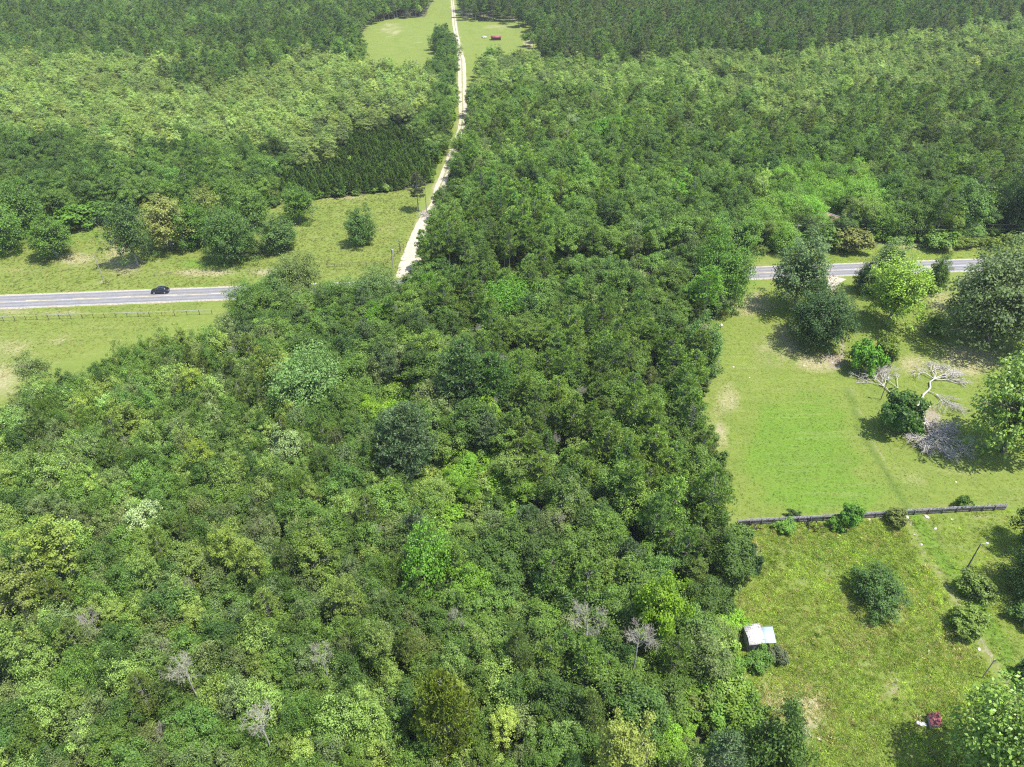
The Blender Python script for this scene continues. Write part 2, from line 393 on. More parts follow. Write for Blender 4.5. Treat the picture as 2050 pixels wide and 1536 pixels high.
BRT = (.140, .280, .030); PIN = (.150, .260, .052); PDK = (.118, .215, .050); BLU = (.105, .175, .075); CYP = (.220, .320, .095); OLV = (.135, .205, .050)
BRT2 = (.130, .265, .036)
TONE = {(.175, .330, .034): 'vivid green', (.110, .200, .042): 'fresh green', (.090, .165, .036): 'deep green', (.160, .310, .034): 'vivid green', (.120, .235, .034): 'bright green', (.120, .222, .042): 'mid green', BRT2: 'fresh light green', DK: 'dark green', MID: 'mid green', GRY: 'grey green', LGT: 'light green', YEL: 'yellow green', BRT: 'bright green', PIN: 'fresh green',
        PDK: 'deep green', BLU: 'bluish green', CYP: 'pale yellow green', OLV: 'olive'}
# zone -> spacing, place name, [(weight, kind, shape, colour, scale lo, hi)]
ZD = {
    'vine': (2.3, 'the vine covered hollow', [(8, 'vine_shrub', 'shrub', (.175, .330, .034), .9, 1.7), (2, 'vine_shrub', 'shrub', YEL, .8, 1.4), (1.2, 'broadleaf_tree', 'broadleaf', BRT, .45, .7)]),
    'vinelow': (2.3, 'the vines above the stick pile', [(5, 'vine_shrub', 'shrub', (.120, .235, .034), .9, 1.7), (3, 'vine_shrub', 'shrub', OLV, .8, 1.5), (2, 'vine_shrub', 'shrub', MID, .8, 1.5)]),
    'gap': (5.0, 'the small gap', [(1, 'shrub', 'shrub', MID, .6, 1.0)]),
    'bright': (6.2, 'the bright grove beyond the road', [(3, 'broadleaf_tree', 'bigoak', BRT2, .6, .85), (2, 'broadleaf_tree', 'fulltree', BRT2, .9, 1.3), (2, 'broadleaf_tree', 'bigoak', (.120, .222, .042), .55, .8), (1.5, 'broadleaf_tree', 'broadleaf', DK, .9, 1.2), (1, 'broadleaf_tree', 'loose', LGT, .8, 1.1)]),
    'fgpine': (3.7, 'the pine stand in the middle', [(6, 'pine_tree', 'pine', PIN, .65, 1.1), (2, 'pine_tree', 'pine', PDK, .7, 1.05), (3.4, 'broadleaf_tree', 'broadleaf', MID, .65, 1.05), (1, 'broadleaf_tree', 'loose', LGT, .6, .9), (.8, 'pine_tree', 'pine', OLV, .6, .9)]),
    'fgleft': (3.1, 'the dense wood at lower left', [(.7, 'broadleaf_tree', 'roadtree', LGT, .55, .8), (.5, 'broadleaf_tree', 'bigoak', MID, .32, .45), (4.4, 'broadleaf_tree', 'broadleaf', MID, .5, .8), (3.4, 'broadleaf_tree', 'loose', GRY, .55, .85), (2.2, 'broadleaf_tree', 'broadleaf', DK, .5, .85),
               (.5, 'cypress_tree', 'cypress', YEL, .5, .7), (2.0, 'broadleaf_tree', 'loose', LGT, .5, .75), (.5, 'pine_tree', 'pine', OLV, .55, .75)]),
    'fgmid': (3.6, 'the middle wood', [(1.3, 'broadleaf_tree', 'bigoak', MID, .42, .62), (.8, 'broadleaf_tree', 'bigoak', LGT, .38, .55), (4, 'broadleaf_tree', 'broadleaf', MID, .75, 1.1), (2.4, 'broadleaf_tree', 'broadleaf', DK, .8, 1.1), (1.7, 'broadleaf_tree', 'loose', GRY, .8, 1.05),
              (1.2, 'pine_tree', 'pine', PIN, .75, .95), (.8, 'broadleaf_tree', 'broadleaf', BRT, .6, .9), (.5, 'pine_tree', 'pine', BLU, .8, 1.0)]),
    'plant': (2.2, 'the young plantation beyond the road', [(8, 'young_pine', 'young_pine', (.110, .200, .042), .7, 1.0), (5, 'young_pine', 'young_pine', (.090, .165, .036), .75, 1.05)]),
    'ldark': (4.5, 'the wood behind the pasture', [(2, 'broadleaf_tree', 'bigoak', MID, .5, .75), (4, 'broadleaf_tree', 'broadleaf', DK, .8, 1.15), (4, 'broadleaf_tree', 'broadleaf', MID, .75, 1.1), (2, 'pine_tree', 'pine', PDK, .7, 1.0), (1, 'broadleaf_tree', 'broadleaf', LGT, .6, .9)]),
    'llight': (4.3, 'the pale far wood', [(7, 'cypress_tree', 'cypress', CYP, .75, 1.05), (3, 'cypress_tree', 'cypress', LGT, .75, 1.05), (1.6, 'cypress_tree', 'cypress', GRY, .7, 1.0)]),
    'ltop': (5.2, 'the far dark wood', [(4, 'pine_tree', 'pine', PDK, .8, 1.3), (4, 'broadleaf_tree', 'broadleaf', MID, .8, 1.3), (3, 'broadleaf_tree', 'loose', LGT, .8, 1.1), (2, 'pine_tree', 'pine', OLV, .7, 1.1), (1.5, 'broadleaf_tree', 'loose', GRY, .8, 1.2)]),
    'rtop': (6.2, 'the far pine wood', [(5, 'pine_tree', 'pine', PDK, .95, 1.4), (4, 'pine_tree', 'pine', GRY, .95, 1.35), (2, 'broadleaf_tree', 'broadleaf', MID, .8, 1.2), (1, 'broadleaf_tree', 'loose', LGT, .8, 1.1)]),
    'rlight': (4.5, 'the pale far wood', [(4, 'cypress_tree', 'cypress', LGT, .75, 1.05), (2.5, 'cypress_tree', 'cypress', CYP, .75, 1.05), (3, 'broadleaf_tree', 'broadleaf', MID, .7, 1.1), (2, 'broadleaf_tree', 'loose', GRY, .7, 1.1)]),
    'rpine': (4.6, 'the mixed wood beyond the road', [(2, 'pine_tree', 'pine', OLV, .7, 1.1), (4, 'pine_tree', 'pine', PIN, .7, 1.1), (5, 'broadleaf_tree', 'broadleaf', MID, .8, 1.2), (2, 'broadleaf_tree', 'loose', GRY, .8, 1.1), (2.5, 'cypress_tree', 'cypress', LGT, .8, 1.0)]),
    'rdark': (4.7, 'the mixed wood beyond the road', [(2, 'broadleaf_tree', 'bigoak', MID, .5, .8), (1, 'broadleaf_tree', 'bigoak', LGT, .45, .65), (5, 'broadleaf_tree', 'broadleaf', DK, .85, 1.2), (5, 'broadleaf_tree', 'broadleaf', MID, .8, 1.15), (3, 'pine_tree', 'pine', PIN, .8, 1.1), (1, 'broadleaf_tree', 'broadleaf', BRT, .7, 1.0)]),
}

# ------------------------------------------------------------------ ground
def smooth_noise(X, Y, s, seed):
    r = np.random.default_rng(seed); T = r.uniform(-1, 1, (64, 64))
    u = (X / s) % 64; v = (Y / s) % 64
    i = np.floor(u).astype(int) % 64; j = np.floor(v).astype(int) % 64; fu = u - np.floor(u); fv = v - np.floor(v)
    fu = fu * fu * (3 - 2 * fu); fv = fv * fv * (3 - 2 * fv)
    a = T[i, j] * (1 - fu) + T[(i + 1) % 64, j] * fu; b = T[i, (j + 1) % 64] * (1 - fu) + T[(i + 1) % 64, (j + 1) % 64] * fu
    return a * (1 - fv) + b * fv
def open_ground(X, Y):
    px, py = PX(X, Y); o = np.zeros(X.shape, bool)
    for p in CLEAR: o |= inpoly(px, py, p)
    px2, py2 = PX(X + .6, Y, 1.2)
    o |= inpoly(px2, py2, CLEAR_E)
    o |= inpoly(px, py, [(-900, 1100), (-900, 700), (0, 700), (420, 600), (520, 600), (440, 700), (300, 740), (150, 790), (60, 850), (0, 880)])
    for p in ([(690, 36), (872, 36), (868, 190), (690, 175)], [(920, 36), (1100, 36), (1100, 135), (960, 260), (930, 260)]): o |= inpoly(px, py, p)
    o |= distline(X, Y, ROAD) < 7.5
    o |= distline(X, Y, DRL) < 4.0
    return o
xs = np.concatenate([[-8000, -4000, -2000, -1200, -800, -600], np.arange(-460, -110, 4.0), np.arange(-110, 110, 1.25), np.arange(110, 461, 4.0), [600, 800, 1200, 2000, 4000, 8000]])
ys = np.concatenate([[-3000, -1000, -300, -100, 0], np.arange(20, 260, 1.25), np.arange(260, 900, 4.0), [1000, 1300, 1800, 2600, 4000, 9000]])
GX, GY = np.meshgrid(xs, ys); nx, ny = len(xs), len(ys)
V = np.stack([GX.ravel(), GY.ravel(), np.zeros(GX.size)], 1)
ii, jj = np.meshgrid(np.arange(nx - 1), np.arange(ny - 1)); b0 = (jj * nx + ii).ravel()
Q = np.stack([b0, b0 + 1, b0 + nx + 1, b0 + nx], 1)
gx, gy = V[:, 0], V[:, 1]; gpx, gpy = PX(gx, gy)
zd_ok = (gy * CP + HCAM * SP) > 20
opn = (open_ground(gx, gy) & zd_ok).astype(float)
def blob(lst):
    o = np.zeros(gx.shape)
    for (a, b, ra, rb, s) in lst:
        o = np.maximum(o, s * np.clip(1.35 - np.hypot((gpx - a) / ra, (gpy - b) / rb), 0, 1) * zd_ok)
    return o
def band(pts, wm, s=1.0):
    return s * np.clip(1.4 - distline(gx, gy, [G(*p) for p in pts]) / wm, 0, 1)
dry = blob([(10, 720, 90, 60, .62), (150, 680, 110, 20, .4), (0, 760, 60, 50, .7), (150, 520, 60, 20, .7), (240, 500, 40, 30, .7), (250, 530, 50, 26, .85), (400, 545, 120, 10, .8), (520, 545, 60, 10, .7), (60, 545, 80, 14, .35),
            (785, 60, 44, 20, .5), (830, 80, 40, 20, .3), (1000, 55, 50, 10, .5), (1060, 85, 14, 12, 1), (1940, 720, 90, 40, .85), (1830, 730, 60, 26, .7), (1500, 610, 60, 28, .75), (1560, 690, 70, 50, .6), (1450, 800, 40, 60, .42),
            (1440, 880, 24, 70, .5), (1640, 725, 70, 26, .7), (1880, 960, 170, 50, .25), (770, 470, 60, 30, .25), (650, 395, 120, 6, .8), (1900, 495, 100, 7, .9), (1860, 520, 200, 4, .2), (100, 625, 320, 6, .5), (1600, 1430, 90, 70, .45),
            (1960, 560, 50, 60, .4), (1880, 600, 30, 60, .55), (1530, 1420, 40, 60, .5), (1740, 1230, 80, 60, .3)])
dirt = np.maximum(blob([(1490, 590, 42, 10, .6), (1505, 608, 20, 10, .55), (1400, 655, 34, 12, .9), (1450, 790, 26, 8, .38), (1470, 815, 20, 14, .35), (1440, 855, 16, 12, .5), (1470, 905, 26, 10, .4), (1672, 728, 16, 16, 1), (1660, 715, 22, 12, .7),
               (1860, 845, 30, 40, .8), (1900, 880, 24, 20, .7), (1540, 722, 14, 7, .6), (1600, 755, 24, 8, .35), (1815, 1040, 12, 9, .9), (1855, 1036, 12, 9, .9), (1900, 1036, 14, 5, .5), (1960, 1036, 34, 9, .7), (1660, 1140, 30, 22, .6), (1610, 1160, 30, 18, .5), (1690, 1210, 14, 30, .45),
               (1765, 1228, 40, 12, .65), (1800, 1222, 24, 14, .55), (1790, 1375, 34, 40, .65), (1740, 1330, 20, 30, .4), (1600, 1460, 45, 30, .65), (1545, 1350, 26, 20, .55), (1610, 1400, 24, 14, .6), (1580, 1130, 20, 40, .3), (1515, 1110, 14, 30, .7),
               (1505, 1150, 20, 24, .5), (320, 525, 40, 12, .45), (260, 520, 14, 14, .3), (145, 530, 40, 6, .35), (208, 565, 16, 6, .7), (545, 540, 24, 8, .4), (1068, 1180, 22, 16, 1), (1150, 835, 24, 14, .9), (1000, 1230, 30, 14, .8), (1000, 885, 20, 10, .6), (1760, 1100, 18, 10, .3),
               (1850, 1000, 18, 4, .3), (1968, 1010, 14, 8, .6), (1820, 1500, 40, 30, .4)]),
        np.maximum(band([(1822, 1048), (1850, 1110), (1890, 1160), (1915, 1210), (1955, 1270), (1985, 1320), (2040, 1400)], 1.0, .60), band([(1690, 725), (1700, 770), (1735, 860), (1790, 960), (1825, 1018)], .35, .55)))
dirt = np.maximum(dirt, np.maximum(band([(1676, 553), (1668, 575), (1680, 620), (1688, 690), (1686, 720)], .9, .8), band([(-200, 624), (60, 619)], 1.0, .6)))
dirt = np.where((gpy > 1060) & (gpx > 1440), np.clip(dirt * .95, 0, 1), dirt)
dry = np.where((gpy > 1060) & (gpx > 1440) & zd_ok, np.clip(dry * 1.3 + .22 * np.clip(smooth_noise(gx, gy, 4.2, 31) * 1.6, 0, 1), 0, 1), dry)
dirt = np.maximum(dirt, blob([(1850, 6, 60, 7, 1), (1950, 8, 60, 5, .8)]))
lush = np.maximum(blob([(1600, 900, 130, 120, .9), (1650, 990, 180, 50, .8), (1780, 1400, 250, 200, .35), (1700, 1120, 200, 60, .5), (400, 530, 90, 16, .7), (1480, 568, 50, 8, .8), (180, 470, 80, 16, .7), (470, 545, 80, 12, .6), (1930, 1140, 60, 100, .4)]),
                  band([(1830, 1030), (1870, 1100), (1940, 1180), (2000, 1280), (2060, 1400)], 1.6, 1.0))
# mown wheel tracks of darker turf
dark = np.maximum(band([(1697, 780), (1730, 870), (1790, 975), (1822, 1022)], .7, .55), np.maximum(band([(1838, 1040), (1885, 1110), (1960, 1190)], .35, .4), band([(1860, 1045), (1925, 1130)], .35, .35)))
nz = smooth_noise(gx, gy, 7, 1) * .5 + smooth_noise(gx, gy, 2.6, 2) * .5
dry = np.maximum(dry, .55 * np.clip(1.5 - distline(gx, gy, DRL) / 3.2, 0, 1))
dry = np.clip(dry + nz * .3, 0, 1); dirt = np.clip(dirt + nz * .22 * (dirt > .05), 0, 1); lush = np.clip(lush + nz * .3, 0, 1)
gm = bpy.data.meshes.new('ground')
M_GROUND, N, L, P = nmat('ground_turf')
P.inputs['Roughness'].default_value = .95; P.inputs['Specular IOR Level'].default_value = .1
tc = N.new('ShaderNodeTexCoord').outputs['Object']
def noi(scale, det=5, rough=.6):
    n = N.new('ShaderNodeTexNoise'); n.inputs['Scale'].default_value = scale; n.inputs['Detail'].default_value = det; n.inputs['Roughness'].default_value = rough
    L.new(tc, n.inputs['Vector']); return n.outputs[0]
def math_(op, a, b, clamp=False):
    n = N.new('ShaderNodeMath'); n.operation = op; n.use_clamp = clamp
    for k, v in enumerate((a, b)):
        if isinstance(v, (int, float)): n.inputs[k].default_value = v
        else: L.new(v, n.inputs[k])
    return n.outputs[0]
def mixc(f, a, b):
    n = N.new('ShaderNodeMix'); n.data_type = 'RGBA'
    if isinstance(f, (int, float)): n.inputs['Factor'].default_value = f
    else: L.new(f, n.inputs['Factor'])
    for k, v in ((6, a), (7, b)):
        if isinstance(v, tuple): n.inputs[k].default_value = (*v, 1)
        else: L.new(v, n.inputs[k])
    return n.outputs[2]
def ramp(v, a, b):
    n = N.new('ShaderNodeMapRange'); n.interpolation_type = 'SMOOTHSTEP'; n.inputs[1].default_value = a; n.inputs[2].default_value = b; L.new(v, n.inputs[0]); return n.outputs[0]
def att(nm):
    n = N.new('ShaderNodeAttribute'); n.attribute_name = nm; return n.outputs['Fac']
n1 = noi(.9, 6, .7); n2 = noi(4.0, 4, .7); n3 = noi(.12, 4); n4 = noi(1.7, 8, .8)
grass = mixc(ramp(n1, .35, .65), (.112, .152, .028), (.162, .200, .044))
grass = mixc(ramp(n2, .35, .7), grass, (.138, .174, .036))
lushc = mixc(ramp(n4, .35, .65), (.086, .158, .018), (.122, .200, .028))
g1 = mixc(ramp(math_('ADD', math_('MULTIPLY', att('lush'), 1.0), math_('SUBTRACT', n1, .5)), .25, .75), grass, lushc)
dryc = mixc(ramp(n4, .35, .65), (0.245, 0.225, 0.116), (0.323, 0.284, 0.172))
g2 = mixc(ramp(math_('ADD', att('dry'), math_('MULTIPLY', math_('SUBTRACT', n4, .5), 1.3)), .3, .85), g1, dryc)
dirtc = mixc(ramp(n2, .3, .7), (.190, .155, .105), (.300, .250, .190))
g3 = mixc(ramp(math_('ADD', att('dirt'), math_('MULTIPLY', math_('SUBTRACT', n4, .5), 2.4)), .42, .80), g2, dirtc)
mpn = N.new('ShaderNodeMapping'); mpn.inputs['Scale'].default_value = (.06, 1.1, 1); mpn.inputs['Rotation'].default_value = (0, 0, .06); L.new(tc, mpn.inputs[0])
stn = N.new('ShaderNodeTexNoise'); stn.inputs['Scale'].default_value = 1.0; stn.inputs['Detail'].default_value = 4; L.new(mpn.outputs[0], stn.inputs['Vector'])
g3 = mixc(math_('MULTIPLY', ramp(stn.outputs[0], .50, .68), .32), g3, (.205, .215, .085))
g3 = mixc(math_('MULTIPLY', ramp(n3, .48, .66), .30), g3, (.085, .135, .024))
g3 = mixc(math_('MULTIPLY', att('dark'), 1.0, True), g3, (.055, .10, .022))
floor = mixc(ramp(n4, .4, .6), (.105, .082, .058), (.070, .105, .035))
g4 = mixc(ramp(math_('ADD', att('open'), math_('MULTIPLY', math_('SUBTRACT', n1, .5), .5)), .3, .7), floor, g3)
L.new(g4, P.inputs['Base Color'])
bp = N.new('ShaderNodeBump'); bp.inputs['Strength'].default_value = .6; bp.inputs['Distance'].default_value = .25
L.new(n4, bp.inputs['Height']); L.new(bp.outputs[0], P.inputs['Normal'])
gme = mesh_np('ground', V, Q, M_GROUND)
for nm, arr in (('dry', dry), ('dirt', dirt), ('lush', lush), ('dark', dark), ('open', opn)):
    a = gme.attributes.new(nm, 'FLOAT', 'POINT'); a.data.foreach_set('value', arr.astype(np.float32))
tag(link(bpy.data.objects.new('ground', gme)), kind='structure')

# ------------------------------------------------------------------ road with its lines, dirt road
def offset_line(pts, d):
    P = np.array(pts); T = np.gradient(P, axis=0); T /= np.linalg.norm(T, axis=1, keepdims=True)
    return P + np.stack([-T[:, 1], T[:, 0]], 1) * np.asarray(d).reshape(-1, 1)
def strip(name, pts, d0, d1, z, mat, **k):
    A = offset_line(pts, d0); B = offset_line(pts, d1); n = len(A)
    V = np.zeros((2 * n, 3)); V[:n, :2] = A; V[n:, :2] = B; V[:, 2] = z
    Q = np.stack([np.arange(n - 1), np.arange(1, n), np.arange(1, n) + n, np.arange(n - 1) + n], 1)
    return tag(link(bpy.data.objects.new(name, mesh_np(name, V, Q, mat))), kind='structure')
M_ASPH, N, L, P = nmat('asphalt')
tc = N.new('ShaderNodeTexCoord').outputs['Object']; P.inputs['Roughness'].default_value = .85
L.new(mixc(ramp(noi(.5, 6, .7), .3, .7), (.150, .147, .150), (.195, .191, .194)), P.inputs['Base Color'])
strip('road', ROAD, -road_w / 2, road_w / 2, .03, M_ASPH)
M_GRAV = plain('gravel_shoulder', (.30, .26, .19), .95, 0, .35, 2)
rr = np.random.default_rng(3)
strip('road_shoulder', ROAD, -road_w / 2 - .35 - rr.uniform(0, .35, len(ROAD)), road_w / 2 + .3 + rr.uniform(0, .35, len(ROAD)), .012, M_GRAV)
M_TRACK = plain('worn_asphalt', (.140, .136, .138), .8, 0, .12, 1.2)
for d_ in (-2.7, -1.1, 1.1, 2.7):
    strip('road_wheel_path', ROAD, d_ - .28 + rr.normal(0, .05, len(ROAD)), d_ + .28 + rr.normal(0, .05, len(ROAD)), .033, M_TRACK)
M_WHITE = plain('white_road_paint', (0.430, 0.430, 0.404), .7, 0, .15, 4); M_YEL = plain('yellow_road_paint', (.62, .52, .26), .7, 0, .2, 4)
strip('road_edge_line', ROAD, road_w / 2 - .28, road_w / 2 - .14, .036, M_WHITE)
strip('road_edge_line', ROAD, -road_w / 2 + .14, -road_w / 2 + .28, .036, M_WHITE)
strip('road_centre_line', ROAD, -.21, -.09, .036, M_YEL)
mb = MB()
x = -400.0
while x < 400:
    xx = np.array([x, x + 3.0]); P2 = offset_line(list(zip(np.linspace(x - 1, x + 4, 6), np.polyval(cf, np.linspace(x - 1, x + 4, 6)))), .12)[1:5]
    P3 = offset_line(list(zip(np.linspace(x - 1, x + 4, 6), np.polyval(cf, np.linspace(x - 1, x + 4, 6)))), .24)[1:5]
    for k in range(3):
        mb.add([(*P2[k], .036), (*P2[k + 1], .036), (*P3[k + 1], .036), (*P3[k], .036)], [(0, 1, 2, 3)])
    x += 12.2
tag(mb.build('road_dashed_line', M_YEL), kind='structure')
M_SAND, N, L, P = nmat('pale_sand'); tc = N.new('ShaderNodeTexCoord').outputs['Object']; P.inputs['Roughness'].default_value = .95
L.new(mixc(ramp(noi(.7, 7, .75), .3, .7), (.300, .258, .195), (.430, .380, .300)), P.inputs['Base Color'])
dp = []; 
for (a, b, wa), (c, d, wb) in zip(drp[:-1], drp[1:]):
    n = max(2, int(math.hypot(c - a, d - b) / 1.6))
    for k in range(n): t = k / n; dp.append((a + (c - a) * t, b + (d - b) * t, wa + (wb - wa) * t))
dp.append(drp[-1]); dp.append((drp[-1][0] - 20, drp[-1][1] + 160, 3.0))
D_ = np.array(dp); ker = np.ones(7) / 7
D_s = D_.copy()
for k in range(3): D_s[3:-3, k] = np.convolve(D_[:, k], ker, 'valid')
n = len(D_s); e1 = rr.normal(0, .09, n); e2 = rr.normal(0, .09, n)
strip('dirt_road', [tuple(p[:2]) for p in D_s], -D_s[:, 2] / 2 + e1, D_s[:, 2] / 2 + e2, .008, M_SAND)
xa, ya = G(1672, 551); xb, yb = G(1664, 580)
strip('driveway', [(xa, ya - 1), ((xa + xb) / 2, (ya + yb) / 2), (xb, yb)], np.array([-2.8, -1.5, -1.0]), np.array([2.8, 1.5, 1.0]), .008, M_SAND)
M_CROWN = plain('grassy_track_middle', (.21, .215, .10), .95, 0, .35, 1.5)
k_ = [k for k in range(n) if D_s[k, 1] > 240]
strip('dirt_road_middle', [tuple(D_s[k, :2]) for k in k_], np.array([-.22 - abs(e1[k]) * 2 for k in k_]), np.array([.22 + abs(e2[k]) * 2 for k in k_]), .014, M_CROWN)
M_WATER = plain('pond_water', (.02, .045, .09), .05, 0)
cx, cyy = G(945.5, 186); an = np.linspace(0, 2 * np.pi, 28, endpoint=False)
V = np.stack([cx + 2.0 * np.cos(an) * (1 + .15 * np.sin(3 * an)), cyy + 7.0 * np.sin(an) * (1 + .1 * np.cos(2 * an)), np.full(28, .012)], 1)
V = np.concatenate([V, [[cx, cyy, .012]]])
tag(link(bpy.data.objects.new('pond', mesh_np('pond', V, np.zeros((0, 4), int), M_WATER, None, [(k, (k + 1) % 28, 28) for k in range(28)]))), kind='structure')

# ------------------------------------------------------------------ trees and shrubs that stand out
def place(kind, shape, base, rpx, col, label, vi=0, hs=None, cat=None, rot=None, crown='crown', stem='trunk', top=None):
    """base = survey pixel of the foot, rpx = half width of the crown in photograph pixels"""
    x, y = G(*base); zd = y * CP + HCAM * SP; R = rpx * (zd - 4) / F
    S = SHAPES[shape][vi % len(SHAPES[shape])]; s = R / (S[4] * .95)
    f_ = 1.75 if max(col) < .15 else 1.05; col = (col[0] * f_ * (.92 if f_ < 1.2 else 1), col[1] * f_ * (1.12 if f_ < 1.2 else 1.06), col[2] * f_ * .85)
    sz = s if hs is None else hs * s
    if top is not None: sz = hgt(base, top) / S[3]
    return tree(kind, shape, vi, x, y, s, random.uniform(0, 6.28) if rot is None else rot, col,
                label, cat or ('shrub' if 'shrub' in kind else 'tree'), None, sz, crown, stem)
SPECIAL = []
def sp(*a, **k): SPECIAL.append((a, k))
# yard on the right
sp('broadleaf_tree', 'bigoak', (1632, 688), 62, (.030, .058, .024), 'round dark green oak in the yard beside the driveway', vi=0, top=572)
sp('broadleaf_tree', 'roadtree', (1588, 620), 54, (.060, .098, .048), 'grey green loose tree at the road edge left of the driveway', vi=0, top=472)
sp('broadleaf_tree', 'roadtree', (1776, 652), 54, (.225, .310, .055), 'tall yellow green tree in the yard just right of the driveway', vi=1, top=520)
sp('broadleaf_tree', 'bigoak', (1976, 682), 104, (.060, .088, .042), 'huge grey green live oak at the right edge by the road', vi=1, top=500)
sp('broadleaf_tree', 'roadtree', (1766, 590), 40, (.085, .130, .055), 'pale loose tree standing behind the yellow green tree by the road', vi=0, top=484)
sp('broadleaf_tree', 'fulltree', (1724, 583), 20, (.035, .070, .022), 'small dark tree on the road edge right of the driveway', vi=1, top=530)
sp('broadleaf_tree', 'fulltree', (1867, 585), 21, (.055, .095, .030), 'small open tree with bare limbs between yellow green tree and live oak', vi=0, top=514)
sp('magnolia_tree', 'magnolia', (2008, 905), 84, (.165, .235, .045), 'glossy leaved magnolia at the right edge beside the fallen tree', vi=0, top=690)
sp('magnolia_tree', 'magnolia', (1965, 1570), 98, (.170, .245, .050), 'glossy magnolia in the lower right corner beside the red roof', vi=1, top=1408)
sp('shrub', 'shrub', (1724, 743), 27, (.060, .140, .020), 'bright green round bush beside the driveway', vi=0, top=682)
sp('shrub', 'shrub', (1768, 722), 25, (.075, .110, .025), 'olive green bush behind the bright green driveway bush', vi=1, top=672)
sp('shrub', 'shrub', (1790, 860), 38, (.035, .075, .020), 'big dark green bush beside the fallen dead tree', vi=2, top=786)
sp('shrub', 'shrub', (1826, 872), 16, (.040, .090, .020), 'small dark bush between the dead branches and the big dark bush', vi=3, top=845)
sp('broadleaf_tree', 'fulltree', (1750, 1198), 50, (.035, .070, .020), 'lone dark round tree in the middle of the rough field', vi=2, top=1152)
sp('cedar_shrub', 'shrub', (1932, 1256), 34, (.080, .120, .028), 'feathery olive green cedar bush on the field edge', vi=2, top=1226)
sp('broadleaf_tree', 'bigoak', (2080, 1190), 66, (.028, .055, .018), 'dark tree at the right edge behind the lamp pole', vi=2, top=1080)
sp('broadleaf_tree', 'fulltree', (2062, 1100), 44, (.035, .068, .020), 'dark tree at the right edge by the end of the grey fence', vi=3, top=985)
sp('shrub', 'shrub', (2052, 1245), 28, (.045, .085, .022), 'dark bush at the right edge below the lamp pole', vi=0)
sp('shrub', 'shrub', (2060, 1370), 30, (.030, .060, .018), 'dark bush on the right edge beside the mown strip', vi=1)
sp('shrub', 'shrub', (1950, 1195), 30, (.070, .105, .030), 'olive bush near the foot of the lamp pole', vi=3)
sp('shrub', 'shrub', (1520, 1330), 25, (.050, .100, .022), 'green bush growing against the front of the white shed', vi=1, hs=.8)
sp('shrub', 'shrub', (1553, 1320), 18, (.055, .070, .048), 'grey bush at the corner of the lean-to roof', vi=0)
sp('broadleaf_tree', 'fulltree', (1530, 1572), 62, (.045, .080, .022), 'dark tree at the bottom edge beside the stick pile', vi=4, top=1440)
sp('shrub', 'shrub', (1487, 1150), 24, (.028, .055, .025), 'very dark bush at the wood edge below the grey fence', vi=2, top=1095)
sp('shrub', 'shrub', (1570, 1061), 18, (.070, .140, .025), 'low bright bush in front of the grey fence left half', vi=3, hs=.7)
sp('shrub', 'shrub', (1697, 1050), 21, (.055, .125, .022), 'bright green sapling bush growing through the grey fence', vi=2, top=1012)
sp('shrub', 'shrub', (1672, 1056), 14, (.060, .125, .022), 'small green bush left of the sapling at the grey fence', vi=0)
sp('shrub', 'shrub', (1588, 1038), 11, (.030, .055, .020), 'small dark bush behind the grey fence', vi=1)
sp('shrub', 'shrub', (1790, 1045), 20, (.075, .095, .030), 'olive bush at the fence left of the mown strip', vi=2)
sp('shrub', 'shrub', (1925, 1016), 13, (.045, .085, .020), 'small dark sapling behind the right part of the grey fence', vi=3, top=995)
sp('shrub', 'shrub', (1870, 668), 18, (.070, .130, .025), 'bright low bush between the yellow green tree and live oak', vi=2)
sp('pine_tree', 'pine', (1403, 655), 38, PIN, 'leaning pine with bare lower trunk at the left edge of the yard', vi=0, top=535)
sp('broadleaf_tree', 'bigoak', (1432, 612), 54, (.058, .115, .026), 'big green tree beside the road at the yard corner', vi=2, top=468)
sp('broadleaf_tree', 'roadtree', (1392, 762), 46, (.050, .095, .028), 'willowy green tree bulging from the wood into the yard', vi=1, top=640)
# pasture north of the road
sp('broadleaf_tree', 'fulltree', (724, 490), 28, (.050, .095, .030), 'lone small bushy tree in the middle of the pasture', vi=0, top=418)
sp('broadleaf_tree', 'roadtree', (601, 443), 32, (.095, .160, .035), 'light green crooked tree at the back corner of the pasture', vi=1, top=374)
sp('broadleaf_tree', 'fulltree', (558, 502), 37, (.050, .090, .028), 'round green tree at the right end of the pasture row', vi=5, top=432)
sp('broadleaf_tree', 'bigoak', (468, 520), 50, (.045, .085, .026), 'broad dark green tree in the pasture row', vi=0, top=415)
sp('broadleaf_tree', 'roadtree', (345, 495), 48, (.120, .135, .050), 'ochre green tree in the middle of the pasture row', vi=0, top=400)
sp('broadleaf_tree', 'fulltree', (398, 492), 36, (.085, .150, .030), 'light green tree between the ochre and the dark tree of the row', vi=6, top=410)
sp('broadleaf_tree', 'roadtree', (276, 530), 38, (.045, .080, .030), 'tall dark grey green tree at the left end of the pasture row', vi=1, top=400)
sp('broadleaf_tree', 'roadtree', (114, 512), 42, (.090, .150, .030), 'light green spreading tree alone in the left pasture', vi=2, top=440)
sp('broadleaf_tree', 'bigoak', (5, 500), 54, (.060, .115, .026), 'green tree cut by the left edge of the pasture', vi=1, top=395)
sp('broadleaf_tree', 'fulltree', (55, 470), 40, (.050, .095, .024), 'mid green tree behind the light green pasture tree', vi=2, top=360)
sp('broadleaf_tree', 'fulltree', (425, 460), 34, (.095, .120, .040), 'brownish green tree behind the pasture row', vi=3, top=380)
sp('broadleaf_tree', 'fulltree', (510, 455), 34, (.100, .160, .035), 'light green loose tree behind the broad dark pasture tree', vi=3, top=380)
sp('shrub', 'shrub', (180, 446), 50, (.085, .150, .025), 'long bright green thicket at the back of the left pasture', vi=1, top=405)
